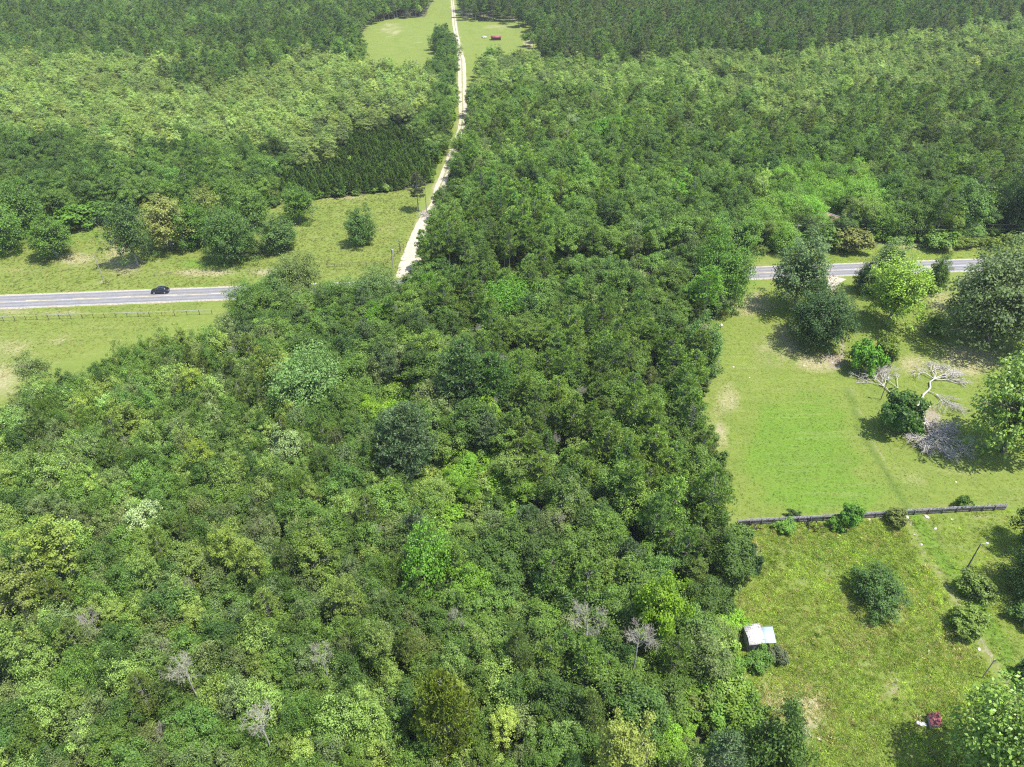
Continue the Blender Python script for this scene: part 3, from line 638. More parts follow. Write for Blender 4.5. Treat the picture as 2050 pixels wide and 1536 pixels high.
sp('pine_tree', 'pine', (838, 423), 20, (.060, .070, .045), 'thin pine with a tall bare trunk at the bend of the sand road', vi=1, top=345)
# strip along the road, right, and hedges
sp('shrub', 'shrub', (1700, 500), 34, (.085, .095, .030), 'rusty green round thicket on the far verge', vi=0, top=455)
sp('shrub', 'shrub', (1652, 494), 24, (.065, .120, .025), 'green thicket left of the rusty green verge thicket', vi=2, top=455)
sp('shrub', 'shrub', (1870, 498), 28, (.070, .125, .028), 'green hedge bush on the far verge above the road', vi=3, top=465)
for k, (a, b, c_) in enumerate([(1925, 496, 16), (1952, 492, 13), (1985, 496, 15), (2015, 488, 16), (2042, 484, 14)]):
    sp('shrub', 'shrub', (a, b), c_, (.085, .120, .032), ['first small verge bush right of the hedge bush', 'second small verge bush right of the hedge bush', 'third small verge bush right of the hedge bush', 'fourth small verge bush, next to the frame edge', 'last small verge bush, cut by the right frame edge'][k], vi=k, hs=.8)
sp('broadleaf_tree', 'fulltree', (1922, 464), 42, (.055, .105, .030), 'round green tree at the end of the wood above the verge', vi=4, top=375)
sp('broadleaf_tree', 'bigoak', (2040, 470), 50, (.028, .055, .020), 'very dark tree at the right frame edge behind the verge', vi=5, top=330)
# standing out of the wood
sp('broadleaf_tree', 'bigoak', (632, 845), 66, (.150, .225, .095), 'large tree with silvery white new leaves in the wood', vi=0, top=702)
sp('broadleaf_tree', 'bigoak', (600, 612), 44, (.080, .110, .045), 'tall pale olive tree at the wood edge beside the road', vi=1, top=508)
sp('broadleaf_tree', 'bigoak', (1015, 660), 60, (.055, .125, .018), 'vivid green round tree in the middle wood below the road', vi=2, top=562)
sp('pine_tree', 'bigpine', (822, 980), 66, (.060, .095, .055), 'broad bluish pine in the middle of the wood', vi=2, top=815)
sp('pine_tree', 'bigpine', (930, 850), 56, (.060, .105, .045), 'tall grey green pine above the vine hollow', vi=3, top=690)
sp('pine_tree', 'bigpine', (985, 850), 50, (.050, .100, .030), 'dark pine right beside the tall grey green pine', vi=0, top=715)
sp('cypress_tree', 'cypress', (412, 850), 25, (.210, .245, .050), 'round yellow green tree standing highest on the upper left slope', vi=0, top=733)
sp('cypress_tree', 'cypress', (430, 1000), 23, (.200, .230, .040), 'round yellow green tree straight below the upper yellow green one', vi=1, top=880)
sp('cypress_tree', 'cypress', (158, 1215), 46, (.185, .215, .050), 'big yellow green spreading tree at far left of the wood', vi=2, top=1050)
sp('cypress_tree', 'cypress', (92, 1290), 38, (.170, .185, .060), 'faded yellow green tree just below the big yellow green one', vi=0, top=1130)
sp('cypress_tree', 'cypress', (487, 1190), 30, (.180, .215, .050), 'yellow green tree of a pair in the left wood, upper one', vi=1, top=1058)
sp('cypress_tree', 'cypress', (533, 1220), 26, (.170, .200, .050), 'yellow green tree of a pair in the left wood, lower one', vi=2, top=1080)
sp('cypress_tree', 'cypress', (650, 1200), 38, (.120, .155, .035), 'olive domed tree in the left middle of the wood', vi=0, top=1065)
sp('pine_tree', 'bigpine', (900, 1540), 62, (.140, .165, .030), 'large yellow olive pine near the bottom middle', vi=1, top=1358)
sp('magnolia_tree', 'magnolia', (862, 1215), 46, (.110, .215, .025), 'vivid yellow green tree with a dead fork in its crown', vi=0, top=1050)
sp('broadleaf_tree', 'broadleaf', (1298, 1330), 42, (.140, .215, .020), 'vivid lime green tree between the dead tree and the dark wood edge', vi=6, top=1160)
sp('broadleaf_tree', 'broadleaf', (756, 690), 24, (.090, .180, .018), 'narrow vivid green tree left of the middle wood pines', vi=2, top=610)
sp('broadleaf_tree', 'broadleaf', (858, 625), 18, (.095, .185, .020), 'slim vivid green tree between pines near the road', vi=4, top=545)
sp('broadleaf_tree', 'broadleaf', (318, 1120), 31, (.350, .390, .260), 'small silvery white tree in the left wood', vi=0, top=1015)
sp('broadleaf_tree', 'loose', (590, 960), 32, (.230, .280, .150), 'pale silver green tree right of the yellow green ones', vi=0, top=862)
sp('broadleaf_tree', 'loose', (505, 1470), 30, (.150, .185, .095), 'pale silver green tree near the bottom left middle', vi=1, top=1360)
sp('broadleaf_tree', 'loose', (90, 790), 34, (.130, .165, .060), 'pale thin tree at the tip of the wood by the left field', vi=2, top=712)
sp('cypress_tree', 'cypress', (275, 910), 30, (.150, .185, .045), 'dull yellow green tree left of the two round yellow green ones', vi=2, top=805)
sp('cypress_tree', 'cypress', (560, 840), 26, (.140, .165, .040), 'dull yellow tree touching the silvery tree on its left', vi=1, top=700)
sp('cypress_tree', 'cypress', (100, 1400), 38, (.150, .195, .060), 'yellow green tree near the left frame edge, lowest one', vi=1, top=1240)
sp('cypress_tree', 'cypress', (705, 1290), 30, (.140, .175, .045), 'yellow green tree left of the vivid tree with dead fork', vi=0, top=1160)
sp('cypress_tree', 'cypress', (770, 1380), 28, (.145, .180, .060), 'pale green tree above the large yellow olive pine', vi=1, top=1250)
sp('cypress_tree', 'cypress', (1230, 1620), 46, (.120, .145, .040), 'olive feathery tree cut by the bottom edge', vi=2, top=1450)
sp('broadleaf_tree', 'broadleaf', (1208, 315), 26, (.090, .185, .025), 'vivid green upright tree in the far mixed wood', vi=1, top=235)
sp('broadleaf_tree', 'broadleaf', (1135, 290), 20, (.180, .230, .130), 'silvery tree left of the vivid upright far tree', vi=3, top=225)
sp('broadleaf_tree', 'bigoak', (512, 640), 44, (.060, .110, .030), 'broad green tree at the wood tip touching the road', vi=0, top=565)
sp('broadleaf_tree', 'bigoak', (560, 636), 42, (.052, .100, .030), 'dark green tree right of the wood tip tree by the road', vi=2, top=548)
sp('broadleaf_tree', 'bigoak', (690, 640), 48, (.058, .105, .032), 'green tree below the pasture fence corner, hiding the road', vi=1, top=560)
sp('broadleaf_tree', 'bigoak', (762, 628), 46, (.062, .100, .040), 'grey green tree hiding the road left of the sand road mouth', vi=0, top=538)
SPXY = []
for a, k in SPECIAL:
    e = place(*a, **k); b = a[2]; SPXY.append((e.location.x, e.location.y, SHAPES[a[1]][0][4] * e.scale[0]))

bx_, by_ = G(1655, 452); SPXY += [(bx_, by_, 10.0), (bx_ - 1.5, by_ - 6, 6.0)]

# ------------------------------------------------------------------ the woods: nearest trees one by one, the rest as wood
def jitter(col, r, a=.16):
    m = 1 + r.normal() * a * .75; h = r.normal() * a * .26
    return (max(.01, col[0] * m * (1 + h)), max(.01, col[1] * m), max(.008, col[2] * m * (1 - h)))
allpts = []
zone_idx = {}
def zone_of(px, py):
    z = np.full(px.shape, -1)
    for k in range(len(ZONES) - 1, -1, -1): z[inpoly(px, py, ZONES[k][1])] = k
    return z
SX = np.array([s[0] for s in SPXY]); SY = np.array([s[1] for s in SPXY]); SR = np.array([s[2] for s in SPXY])
for zname, (spc, place_name, mix) in ZD.items():
    r = np.random.default_rng(abs(hash(zname)) % 1 + sum(map(ord, zname)))
    X, Y = np.meshgrid(np.arange(-560, 560, spc), np.arange(30, 930, spc * .9))
    X = (X + (np.arange(X.shape[0]) % 2)[:, None] * spc * .5).ravel(); Y = Y.ravel()
    if zname == 'plant':
        X += r.normal(0, .25, X.size); Y += r.normal(0, .25, X.size)
    else:
        X += r.uniform(-.42, .42, X.size) * spc; Y += r.uniform(-.42, .42, X.size) * spc
    px, py = PX(X, Y, 12.0 if zname != 'plant' else 6.5)
    if zname in ('vine', 'vinelow', 'gap'): px, py = PX(X, Y, 2.5)
    k = (px > -190) & (px < 2240) & (py < 1790) & (py > -60)
    X, Y, px, py = X[k], Y[k], px[k], py[k]
    wv = np.clip((py + 20) / 160, 0, 1) * np.where(px > 1090, 1, np.clip((py - 90) / 60, 0, 1) + (px < 690)) * (py < 560) * (np.abs(py - 395) > 30)
    zi = zone_of(np.clip(px + (smooth_noise(X, Y, 13, 21) * 26 + smooth_noise(X, Y, 45, 23) * 50) * wv, -880, 2880), np.clip(py + (smooth_noise(X, Y, 11, 22) * 10 + smooth_noise(X, Y, 40, 24) * 20) * wv, -50, 2390))
    ok = np.array([q >= 0 and ZONES[q][0] == zname for q in zi])
    X, Y, px, py = X[ok], Y[ok], px[ok], py[ok]
    bx, by = PX(X, Y)
    o = np.zeros(X.shape, bool)
    for p in CLEAR: o |= inpoly(bx, by, p)
    ex, ey = PX(X + 2.6, Y, 5.0) if zname not in ('vine', 'vinelow', 'gap') else PX(X + .7, Y, 1.0); o |= inpoly(ex, ey, CLEAR_E)
    o |= distline(X, Y, ROAD) < (5.4 if zname not in ('vine',) else 5)
    dd = distline(X, Y, DRL); o |= (dd < 4.6)
    for a in range(len(SX)): o |= np.hypot(X - SX[a], Y - SY[a]) < SR[a] * .5 + .6
    if zname == 'rtop' or zname == 'ltop': o |= r.uniform(0, 1, X.size) < .05
    X, Y, px, py = X[~o], Y[~o], px[~o], py[~o]
    W = np.array([m[0] for m in mix]); W = W / W.sum()
    # species drift slowly through the wood, so that sorts come in groups
    drift = smooth_noise(X, Y, 16, 11) * .28 + r.uniform(0, 1, X.size)
    sel = np.clip(np.searchsorted(np.cumsum(W), np.mod(drift, 1.0)), 0, len(mix) - 1)
    tone = smooth_noise(X, Y, 22, 5) * .14 + smooth_noise(X, Y, 60, 6) * .15 + r.normal(0, .07, X.size)
    for n in range(len(X)):
        m = mix[sel[n]]; shape = m[2]
        col = jitter(tuple(c * (1 + tone[n]) for c in m[3]), r, .17)
        s = r.uniform(m[4], m[5]); sz = (s * r.uniform(.85, 1.12) if zname not in ('fgleft',) else r.uniform(.78, 1.0)) * (1 + tone[n] * .5)
        allpts.append(dict(x=X[n], y=Y[n], kind=m[1], shape=shape, vi=int(r.integers(len(SHAPES[shape]))), col=col, tone=TONE.get(m[3], 'leafy green'), place=place_name,
                           s=s, sz=sz, rz=r.uniform(0, 6.28), zone=zname, px=px[n], py=py[n], d=math.hypot(X[n], Y[n])))
LAND = [(1650, 640, 'round dark yard oak'), (1600, 540, 'grey green roadside tree'), (1440, 535, 'big green yard corner tree'), (1400, 700, 'willowy edge tree'), (620, 760, 'big silvery white tree'),
        (600, 540, 'tall pale olive tree'), (1015, 600, 'vivid green round tree'), (820, 880, 'broad bluish pine'), (920, 770, 'tall grey green pine'), (412, 762, 'upper round yellow tree'),
        (430, 907, 'lower round yellow tree'), (155, 1110, 'big yellow spreading tree'), (318, 1043, 'small silvery white tree'), (505, 1110, 'yellow green pair'), (650, 1110, 'olive domed tree'),
        (900, 1410, 'large yellow olive pine'), (860, 1100, 'vivid tree with dead fork'), (1298, 1220, 'vivid lime green tree'), (756, 650, 'narrow vivid green tree'), (590, 890, 'pale silver green tree'),
        (415, 1335, 'bare grey dead tree'), (1160, 1250, 'crooked grey dead tree'), (505, 1385, 'pale silver bottom tree'), (1150, 835, 'brown brush gap'), (1070, 1185, 'bare soil gap'), (1500, 1110, 'very dark edge bush'),
        (1520, 1265, 'white shed'), (1530, 1500, 'dark bottom edge tree'), (90, 770, 'pale thin wood tip tree'), (1654, 433, 'pink barn roof'), (853, 426, 'branch heap'), (724, 455, 'lone pasture tree'),
        (245, 1240, 'bleached dead branches'), (1000, 720, 'twiggy grey dead tree'), (1208, 275, 'vivid upright far tree'), (945, 186, 'little blue pond'), (1050, 1000, 'vine hollow'), (55, 1400, 'lowest yellow green tree')]
ORD = ['', 'second ', 'third ', 'fourth ', 'fifth ', 'sixth ', 'seventh ', 'eighth ', 'ninth ', 'tenth ', 'eleventh ', 'twelfth ']
DIRN = ['right of', 'above and right of', 'directly above', 'above and left of', 'left of', 'below and left of', 'directly below', 'below and right of']
SEEN = {}
def landmark_label(p, desc):
    q = min(LAND, key=lambda l: math.hypot(l[0] - p['px'], l[1] - p['py']))
    a = math.atan2(-(p['py'] - q[1]), p['px'] - q[0]); k = int(round(a / (math.pi / 4))) % 8
    key = (desc, q[2], k); SEEN[key] = SEEN.get(key, -1) + 1; c = SEEN[key]
    if c >= len(ORD): return f'{desc} far {DIRN[k]} the {q[2]}'.replace('large ', '', 1).replace('small ', '', 1)
    t = f'{ORD[c]}{desc} {DIRN[k]} the {q[2]}'
    return t if len(t.split()) <= 16 else t.replace('leafy ', '').replace('feathery ', '')
LIMIT = {'broadleaf_tree': 240, 'pine_tree': 270, 'cypress_tree': 265, 'young_pine': 290, 'vine_shrub': 290, 'shrub': 240}
CATN = {'broadleaf_tree': 'broadleaf', 'pine_tree': 'pine', 'cypress_tree': 'cypress', 'young_pine': 'young pine', 'vine_shrub': 'vine shrub', 'shrub': 'shrub'}
WOODS = {}
for kind in LIMIT:
    L_ = sorted([p for p in allpts if p['kind'] == kind], key=lambda p: p['d'] + (1e4 if not (0 <= p['px'] <= 2050 and -10 <= p['py'] <= 1560) else 0))
    near = L_[:LIMIT[kind]]
    near.sort(key=lambda p: min(math.hypot(l[0] - p['px'], l[1] - p['py']) for l in LAND))
    for p in near:
        noun = {'broadleaf_tree': 'leafy tree', 'pine_tree': 'pine tree', 'cypress_tree': 'feathery domed tree', 'young_pine': 'young pointed pine', 'vine_shrub': 'vine covered shrub', 'shrub': 'shrub'}[kind]
        op = ' open crowned' if p['shape'] == 'loose' else ''
        size = 'small ' if p['s'] < .75 else ('large ' if p['s'] > .98 else '')
        lab = landmark_label(p, f"{size}{p['tone']}{op} {noun}") if kind != 'young_pine' else f"{p['tone']} {noun} in the dark plantation beyond the road"
        grp = f"{noun}s in {p['place']}"
        tree(kind, p['shape'], p['vi'], p['x'], p['y'], p['s'], p['rz'], p['col'], lab,
             'shrub' if 'shrub' in kind else 'tree', grp, p['sz'])
    WOODS[kind] = L_[LIMIT[kind]:]

# ------------------------------------------------------------------ weed clumps and the instancing node group
def tuft_mesh(seed, n=26, spread=.16, ln=.27, wd=.06, lean=1.15):
    r = np.random.default_rng(seed); P = np.zeros((n, 3)); P[:, :2] = r.normal(0, spread, (n, 2))
    D = np.concatenate([r.normal(0, lean, (n, 2)) + P[:, :2] * 2, np.ones((n, 1))], 1)
    V, Q = blades(r, P, D, ln * r.uniform(.5, 1.2, n), wd * r.uniform(.7, 1.4, n))
    return mesh_np('blades', V, Q, M_GRASS, r.uniform(0, 1, n))
TUFTS = [tuft_mesh(900 + s, 34) for s in range(3)] + [tuft_mesh(910 + s, 30, .22, .22, .09, 1.1) for s in range(2)]
TSRC = []
wl = [('dark purple weed at the left end of the grey fence', (1500, 1058), 4.2, (.060, .050, .058)), ('dark purple weed in front of the grey fence middle', (1619, 1054), 4.6, (.060, .050, .058)),
      ('tall weed clump by the left pasture pole', (238, 552), 2.6, (.07, .10, .045)), ('leafy weed clump between the left pole and the road', (214, 566), 2.2, (.075, .11, .05)),
      ('weed clump at the left foot of the grey fence', (1545, 1056), 1.8, (.09, .15, .04)), ('weed clump below the grey fence by the purple weed', (1640, 1066), 2.0, (.09, .14, .03)),
      ('weed clump beside the lamp pole foot', (1945, 1150), 1.8, (.08, .13, .03))]
for k, (lb, b, s, col) in enumerate(wl):
    x, y = G(*b)
    o = link(bpy.data.objects.new('weed_clump', TUFTS[k % 5])); o.location = (x, y, 0); o.scale = (s, s, s); o.color = (*col, 1)
    tag(o, lb, 'weeds'); TSRC.append(o)
TSRC = TSRC[:5]

def scatter(name, label, cat, pts, sources, mat_map):
    """ONE object: points carrying tint / rot / scl / idx, each drawn with one of the source shapes"""
    n = len(pts['x'])
    me = bpy.data.meshes.new(name); me.vertices.add(n)
    co = np.zeros((n, 3), np.float32); co[:, 0] = pts['x']; co[:, 1] = pts['y']; co[:, 2] = pts.get('z', 0)
    me.vertices.foreach_set('co', co.ravel()); me.update()
    a = me.attributes.new('tint', 'FLOAT_COLOR', 'POINT'); a.data.foreach_set('color', np.concatenate([pts['col'], np.ones((n, 1))], 1).astype(np.float32).ravel())
    a = me.attributes.new('rotz', 'FLOAT_VECTOR', 'POINT'); v = np.zeros((n, 3), np.float32); v[:, 2] = pts['rz']; a.data.foreach_set('vector', v.ravel())
    a = me.attributes.new('scl', 'FLOAT_VECTOR', 'POINT'); v = np.stack([pts['s'], pts['s'], pts['sz']], 1).astype(np.float32); a.data.foreach_set('vector', v.ravel())
    a = me.attributes.new('idx', 'INT', 'POINT'); a.data.foreach_set('value', np.asarray(pts['idx'], np.int32))
    o = link(bpy.data.objects.new(name, me)); tag(o, label, cat, kind='stuff')
    ng = bpy.data.node_groups.new(name + '_nodes', 'GeometryNodeTree')
    ng.interface.new_socket('Geometry', in_out='INPUT', socket_type='NodeSocketGeometry')
    ng.interface.new_socket('Geometry', in_out='OUTPUT', socket_type='NodeSocketGeometry')
    N, L = ng.nodes, ng.links
    gi = N.new('NodeGroupInput'); go = N.new('NodeGroupOutput'); ip = N.new('GeometryNodeInstanceOnPoints')
    g2i = []
    for (crown, trunk) in sources:
        oi = N.new('GeometryNodeObjectInfo'); oi.transform_space = 'ORIGINAL'; oi.inputs['Object'].default_value = crown
        sm = N.new('GeometryNodeSetMaterial'); sm.inputs['Material'].default_value = mat_map[crown.data.materials[0].name]
        L.new(oi.outputs['Geometry'], sm.inputs['Geometry']); out = sm.outputs[0]
        if trunk is not None:
            ot = N.new('GeometryNodeObjectInfo'); ot.transform_space = 'ORIGINAL'; ot.inputs['Object'].default_value = trunk
            jt = N.new('GeometryNodeJoinGeometry'); L.new(ot.outputs['Geometry'], jt.inputs[0]); L.new(out, jt.inputs[0]); out = jt.outputs[0]
        gt = N.new('GeometryNodeGeometryToInstance'); L.new(out, gt.inputs[0]); g2i.append(gt)
    jn = N.new('GeometryNodeJoinGeometry')
    for gt in reversed(g2i): L.new(gt.outputs[0], jn.inputs[0])
    def na(nm, t):
        a = N.new('GeometryNodeInputNamedAttribute'); a.data_type = t; a.inputs['Name'].default_value = nm; return a.outputs['Attribute']
    L.new(gi.outputs[0], ip.inputs['Points']); L.new(jn.outputs[0], ip.inputs['Instance'])
    ip.inputs['Pick Instance'].default_value = True
    L.new(na('idx', 'INT'), ip.inputs['Instance Index']); L.new(na('rotz', 'FLOAT_VECTOR'), ip.inputs['Rotation']); L.new(na('scl', 'FLOAT_VECTOR'), ip.inputs['Scale'])
    L.new(ip.outputs[0], go.inputs[0])
    md = o.modifiers.new('scatter', 'NODES'); md.node_group = ng
    return o
MM = {'leaf': M_LEAF_I, 'needle': M_NEED_I, 'grass_blade': M_GRASS_I}
WN = {'broadleaf_tree': ('broadleaf_wood', 'broadleaf wood of many green crowns beyond the nearest trees'), 'pine_tree': ('pine_wood', 'far wood of dark pines on thin trunks'),
      'cypress_tree': ('feathery_wood', 'far pale green wood of feathery crowns'), 'young_pine': ('pine_plantation', 'dense rows of young pointed pines in the plantation beyond the road'),
      'vine_shrub': ('vine_thicket', 'low bright thicket smothered in vines')}
for kind, (nm, lb) in WN.items():
    L_ = WOODS[kind]
    if not L_: continue
    keys = sorted({(p['shape'], p['vi']) for p in L_}); keys = [k for k in keys if k in SRC]; ki = {k: i for i, k in enumerate(keys)}
    L_ = [p for p in L_ if (p['shape'], p['vi']) in ki]
    pts = {k: np.array([p[k] for p in L_]) for k in ('x', 'y', 's', 'sz', 'rz')}
    pts['col'] = np.array([p['col'] for p in L_]); pts['idx'] = [ki[(p['shape'], p['vi'])] for p in L_]
    scatter(nm, lb, 'thicket' if 'vine' in kind else 'wood', pts, [SRC[k] for k in keys], MM)
# undergrowth under all the trees
r = np.random.default_rng(44)
ux, uy = np.meshgrid(np.arange(-240, 200, 2.9), np.arange(35, 400, 2.9)); ux = ux.ravel() + r.uniform(-1.3, 1.3, ux.size); uy = uy.ravel() + r.uniform(-1.3, 1.3, uy.size)
upx, upy = PX(ux, uy, 1.5); k = (zone_of(upx, upy) >= 0) & (upx > -300) & (upx < 2300) & (upy < 1800) & (distline(ux, uy, ROAD) > 5.5); ux, uy = ux[k], uy[k]
ex_, ey_ = PX(ux + 1.2, uy, 1.2); k = ~open_ground(ux, uy) & ~inpoly(ex_, ey_, CLEAR_E); ux, uy = ux[k], uy[k]; n = len(ux)
base = np.array([MID, DK, LGT, OLV, BRT])[r.integers(0, 5, n)]
keys = [('shrub', i) for i in range(4)]
s = r.uniform(.6, 1.5, n)
scatter('undergrowth', 'dark leafy undergrowth between the trunks of the woods', 'undergrowth',
        dict(x=ux, y=uy, s=s, sz=s * r.uniform(.7, 1.3, n), rz=r.uniform(0, 6.28, n), col=base * r.uniform(.7, 1.2, (n, 1)), idx=r.integers(0, 4, n)), [SRC[k] for k in keys], MM)

# ------------------------------------------------------------------ grass standing in the fields
def field(poly, dens, smin, smax, seed, straw=.05, base=(.285, .400, .085)):
    r = np.random.default_rng(seed)
    P = np.array([G(*p) for p in poly]); x0, y0 = P.min(0); x1, y1 = P.max(0); n = int((x1 - x0) * (y1 - y0) * dens)
    x = r.uniform(x0, x1, n); y = r.uniform(y0, y1, n); k = inpoly(x, y, [tuple(p) for p in P]); x, y = x[k], y[k]
    k = (distline(x, y, ROAD) > 4.4) & (distline(x, y, DRL) > 2.2); x, y = x[k], y[k]
    c = smooth_noise(x, y, 1.6, seed + 1) * .5 + smooth_noise(x, y, 5, seed + 2) * .5 + r.normal(0, .3, len(x))
    k = c > -.75; x, y, c = x[k], y[k], c[k]; n = len(x)
    px, py = PX(x, y)
    gix = np.clip(np.searchsorted(xs, x), 0, nx - 1); giy = np.clip(np.searchsorted(ys, y), 0, ny - 1); gi_ = giy * nx + gix
    dr, di, lu = dry[gi_], dirt[gi_], lush[gi_]
    k = r.uniform(0, 1, n) > di * 1.5; x, y, c, dr, lu = x[k], y[k], c[k], dr[k], lu[k]; n = len(x)
    col = np.array(base)[None] * r.uniform(.75, 1.25, (n, 1)) * (1 + .45 * c[:, None])
    col = np.where((r.uniform(0, 1, n) < dr * .7 + straw)[:, None], np.array([[.40, .38, .19]]) * r.uniform(.7, 1.2, (n, 1)), col)
    col = np.where((r.uniform(0, 1, n) < lu * .6)[:, None], np.array([[.150, .250, .050]]) * r.uniform(.8, 1.25, (n, 1)), col)
    s = r.uniform(smin, smax, n) * np.where(r.uniform(0, 1, n) < .04, 1.9, 1)
    return x, y, s, col
F_ = [field([(1470, 1052), (1800, 1040), (1990, 1320), (2050, 1420), (2050, 1700), (1440, 1700), (1490, 1440), (1450, 1300), (1440, 1170), (1480, 1120)], 15, .4, 1.15, 1, .12),
      field([(1430, 640), (1500, 575), (2050, 560), (2050, 1010), (1480, 1045), (1450, 1000), (1430, 850), (1400, 820)], 9, .2, .42, 2),
      field([(1800, 1035), (2050, 1020), (2050, 1400), (1995, 1320)], 9, .35, .75, 3),
      field([(0, 455), (850, 372), (800, 555), (0, 590)], 3.0, .4, .9, 4, .1, (.20, .25, .08)), field([(0, 622), (420, 606), (290, 665), (0, 765)], 4, .3, .6, 5, .1, (.22, .26, .09)),
      field([(1490, 540), (1640, 512), (2050, 470), (2050, 512)], 4, .4, .9, 6)]
x = np.concatenate([f[0] for f in F_]); y = np.concatenate([f[1] for f in F_]); s = np.concatenate([f[2] for f in F_]); col = np.concatenate([f[3] for f in F_]); n = len(x)
r = np.random.default_rng(9)
scatter('field_grass', 'green and straw coloured grass tufts growing over the fields', 'grass',
        dict(x=x, y=y, s=s, sz=s * r.uniform(.7, 1.2, n), rz=r.uniform(0, 6.28, n), col=col, idx=r.integers(0, 5, n)), [(o, None) for o in TSRC], MM)

# ------------------------------------------------------------------ dead trees in the wood
def dead(base, top, vi, lb, s=1.0):
    x, y = G(*base); h = hgt(base, top) / 9.8
    e = empty('dead_tree', x, y, 0, random.uniform(0, 6.28), (h * s * .75, h * s * .75, h), label=lb, cat='dead tree')
    ob = bpy.data.objects.new('branches', DEAD[vi % 3]); ob.data.materials[0] = M_SNAG; link(ob, e)
dead((417, 1440), 1300, 0, 'bare grey dead tree poking out of the left wood', 1.0)
dead((1258, 1395), 1235, 1, 'bare silver dead tree below the lime green tree', 1.1)
dead((1165, 1345), 1195, 2, 'crooked grey dead tree left of the silver dead tree', 1.2)
dead((232, 1330), 1205, 1, 'bleached dead branches in the far left wood', .9)
dead((672, 1420), 1265, 2, 'thin pale snag in the lower wood, left of the big olive pine', .6)
dead((858, 1190), 1055, 0, 'bare fork of dead wood inside the vivid yellow green crown', .6)
dead((1000, 820), 690, 2, 'twiggy grey dead tree beside the dark pine', .8)
dead((565, 1560), 1405, 1, 'low grey dead branches at the bottom of the left wood', 1.0)
dead((1395, 265), 225, 2, 'grey dead treetop in the far mixed wood', 1.0)
dead((1745, 300), 250, 1, 'pale bare limbs at the top of the bright grove', 1.0)

r = np.random.default_rng(77); cand = [p for p in allpts if p['zone'] in ('fgleft', 'fgmid', 'fgpine') and 0 < p['px'] < 1480 and 600 < p['py'] < 1530]
for k in r.choice(len(cand), 46, replace=False):
    p = cand[k]; h = r.uniform(.95, 1.15) * (10.2 if p['zone'] == 'fgleft' else 11.5) / 10; q = r.uniform(.45, .8)
    e = empty('dead_snag', p['x'] + 1.6, p['y'], 0, r.uniform(0, 6.28), (q, q, h), label=landmark_label(p, 'thin grey dead snag'), cat='dead tree', group='thin dead snags among the near trees')
    ob = bpy.data.objects.new('branches', DEAD[int(r.integers(3))]); link(ob, e)

# fallen tree in the yard
def fan(seed, p_px, q_px, L, rad, depth, segs, spread=.5, n0=4):
    r = np.random.default_rng(seed); a = np.array([*G(*p_px), .25]); b = np.array([*G(*q_px), .8]); d = b - a
    segs += path_tubes(bend(r, a, b, 3, .1), rad, rad * .7)
    for k in range(n0):
        dd = d / np.linalg.norm(d) + np.array([*r.normal(size=2) * spread, r.uniform(-.05, .35)])
        grow(r, b, dd, L * r.uniform(.7, 1.1), rad * .55, depth, segs, .06, .48, (2, 3), 0)
def build_segs(name, segs, mat, sides=4, parent=None):
    segs = [(np.array([a[0], a[1], .12 + a[2] * .42]), np.array([b[0], b[1], .12 + b[2] * .42]), ra, rb) for a, b, ra, rb in segs]
    V, Q = tubes(segs, sides); return link(bpy.data.objects.new(name, mesh_np(name, V, Q, mat)), parent)
x, y = G(1837, 814)
ft = empty('fallen_tree', 0, 0, 0, label='fallen dead tree with grey trunk and bare crowns lying in the yard', cat='fallen tree')
segs = []; fan(1, (1837, 814), (1857, 785), .1, .28, 0, segs, .1, 1); fan(2, (1857, 785), (1869, 762), 3.3, .22, 3, segs, .7, 7)
fan(12, (1857, 785), (1872, 792), 3.0, .12, 3, segs, .8, 5); build_segs('upper_crown', segs, M_DEAD, 5, ft)
segs = []; fan(3, (1836, 814), (1854, 848), 3.0, .24, 3, segs, .7, 6); fan(4, (1854, 848), (1858, 874), 3.2, .18, 3, segs, .75, 15); fan(44, (1858, 872), (1884, 882), 2.8, .12, 3, segs, .75, 9); build_segs('lower_crown', segs, M_DEAD, 5, ft)
o = empty('broken_limb', 0, 0, 0, label='bare grey broken limbs on the grass left of the fallen tree', cat='dead branch')
segs = []; fan(5, (1787, 792), (1768, 776), 3.0, .15, 3, segs, .6, 6); build_segs('limb', segs, M_DEAD, 5, o)
segs = []; fan(6, (1797, 779), (1777, 765), 2.2, .10, 4, segs, .6, 5); fan(7, (1797, 779), (1795, 762), 1.2, .09, 2, segs, .5, 3); build_segs('limb', segs, M_DEAD, 5, o)
def pile(name, base, seed, lb, s=1.0, mat=None, n=34):
    r = np.random.default_rng(seed); segs = []; cx, cy_ = G(*base)
    for k in range(n):
        a = r.uniform(0, 6.28); L_ = r.uniform(.8, 2.4) * s; c = np.array([r.normal() * .55 * s, r.normal() * .55 * s, r.uniform(.05, .5) * s])
        d = np.array([math.cos(a), math.sin(a), r.uniform(-.1, .35)]) * L_ / 2
        segs += path_tubes(bend(r, c - d * .6, c + d, 3, .2), .04 * s, .012)
    V, Q = tubes(segs, 4); o = link(bpy.data.objects.new(name, mesh_np(name, V, Q, mat or M_DEAD))); o.location = (cx, cy_, 0); return tag(o, lb, 'branches')
pile('branch_pile', (853, 430), 1, 'heap of dead branches on the bend of the sand road', 1.9, None, 60)
pile('branch_pile', (1592, 1452), 2, 'sparse stick pile in the rough field by the dark bottom tree', 1.1, None, 26)
pile('branch_pile', (1408, 664), 3, 'brown brush heap at the foot of the leaning pine', 1.2, plain('brown_twigs', (.20, .14, .10), .9), 40)
pile('branch_pile', (1148, 838), 4, 'brown dead brush in a gap of the pine stand', 1.8, plain('grey_twigs', (.24, .19, .155), .9), 70)

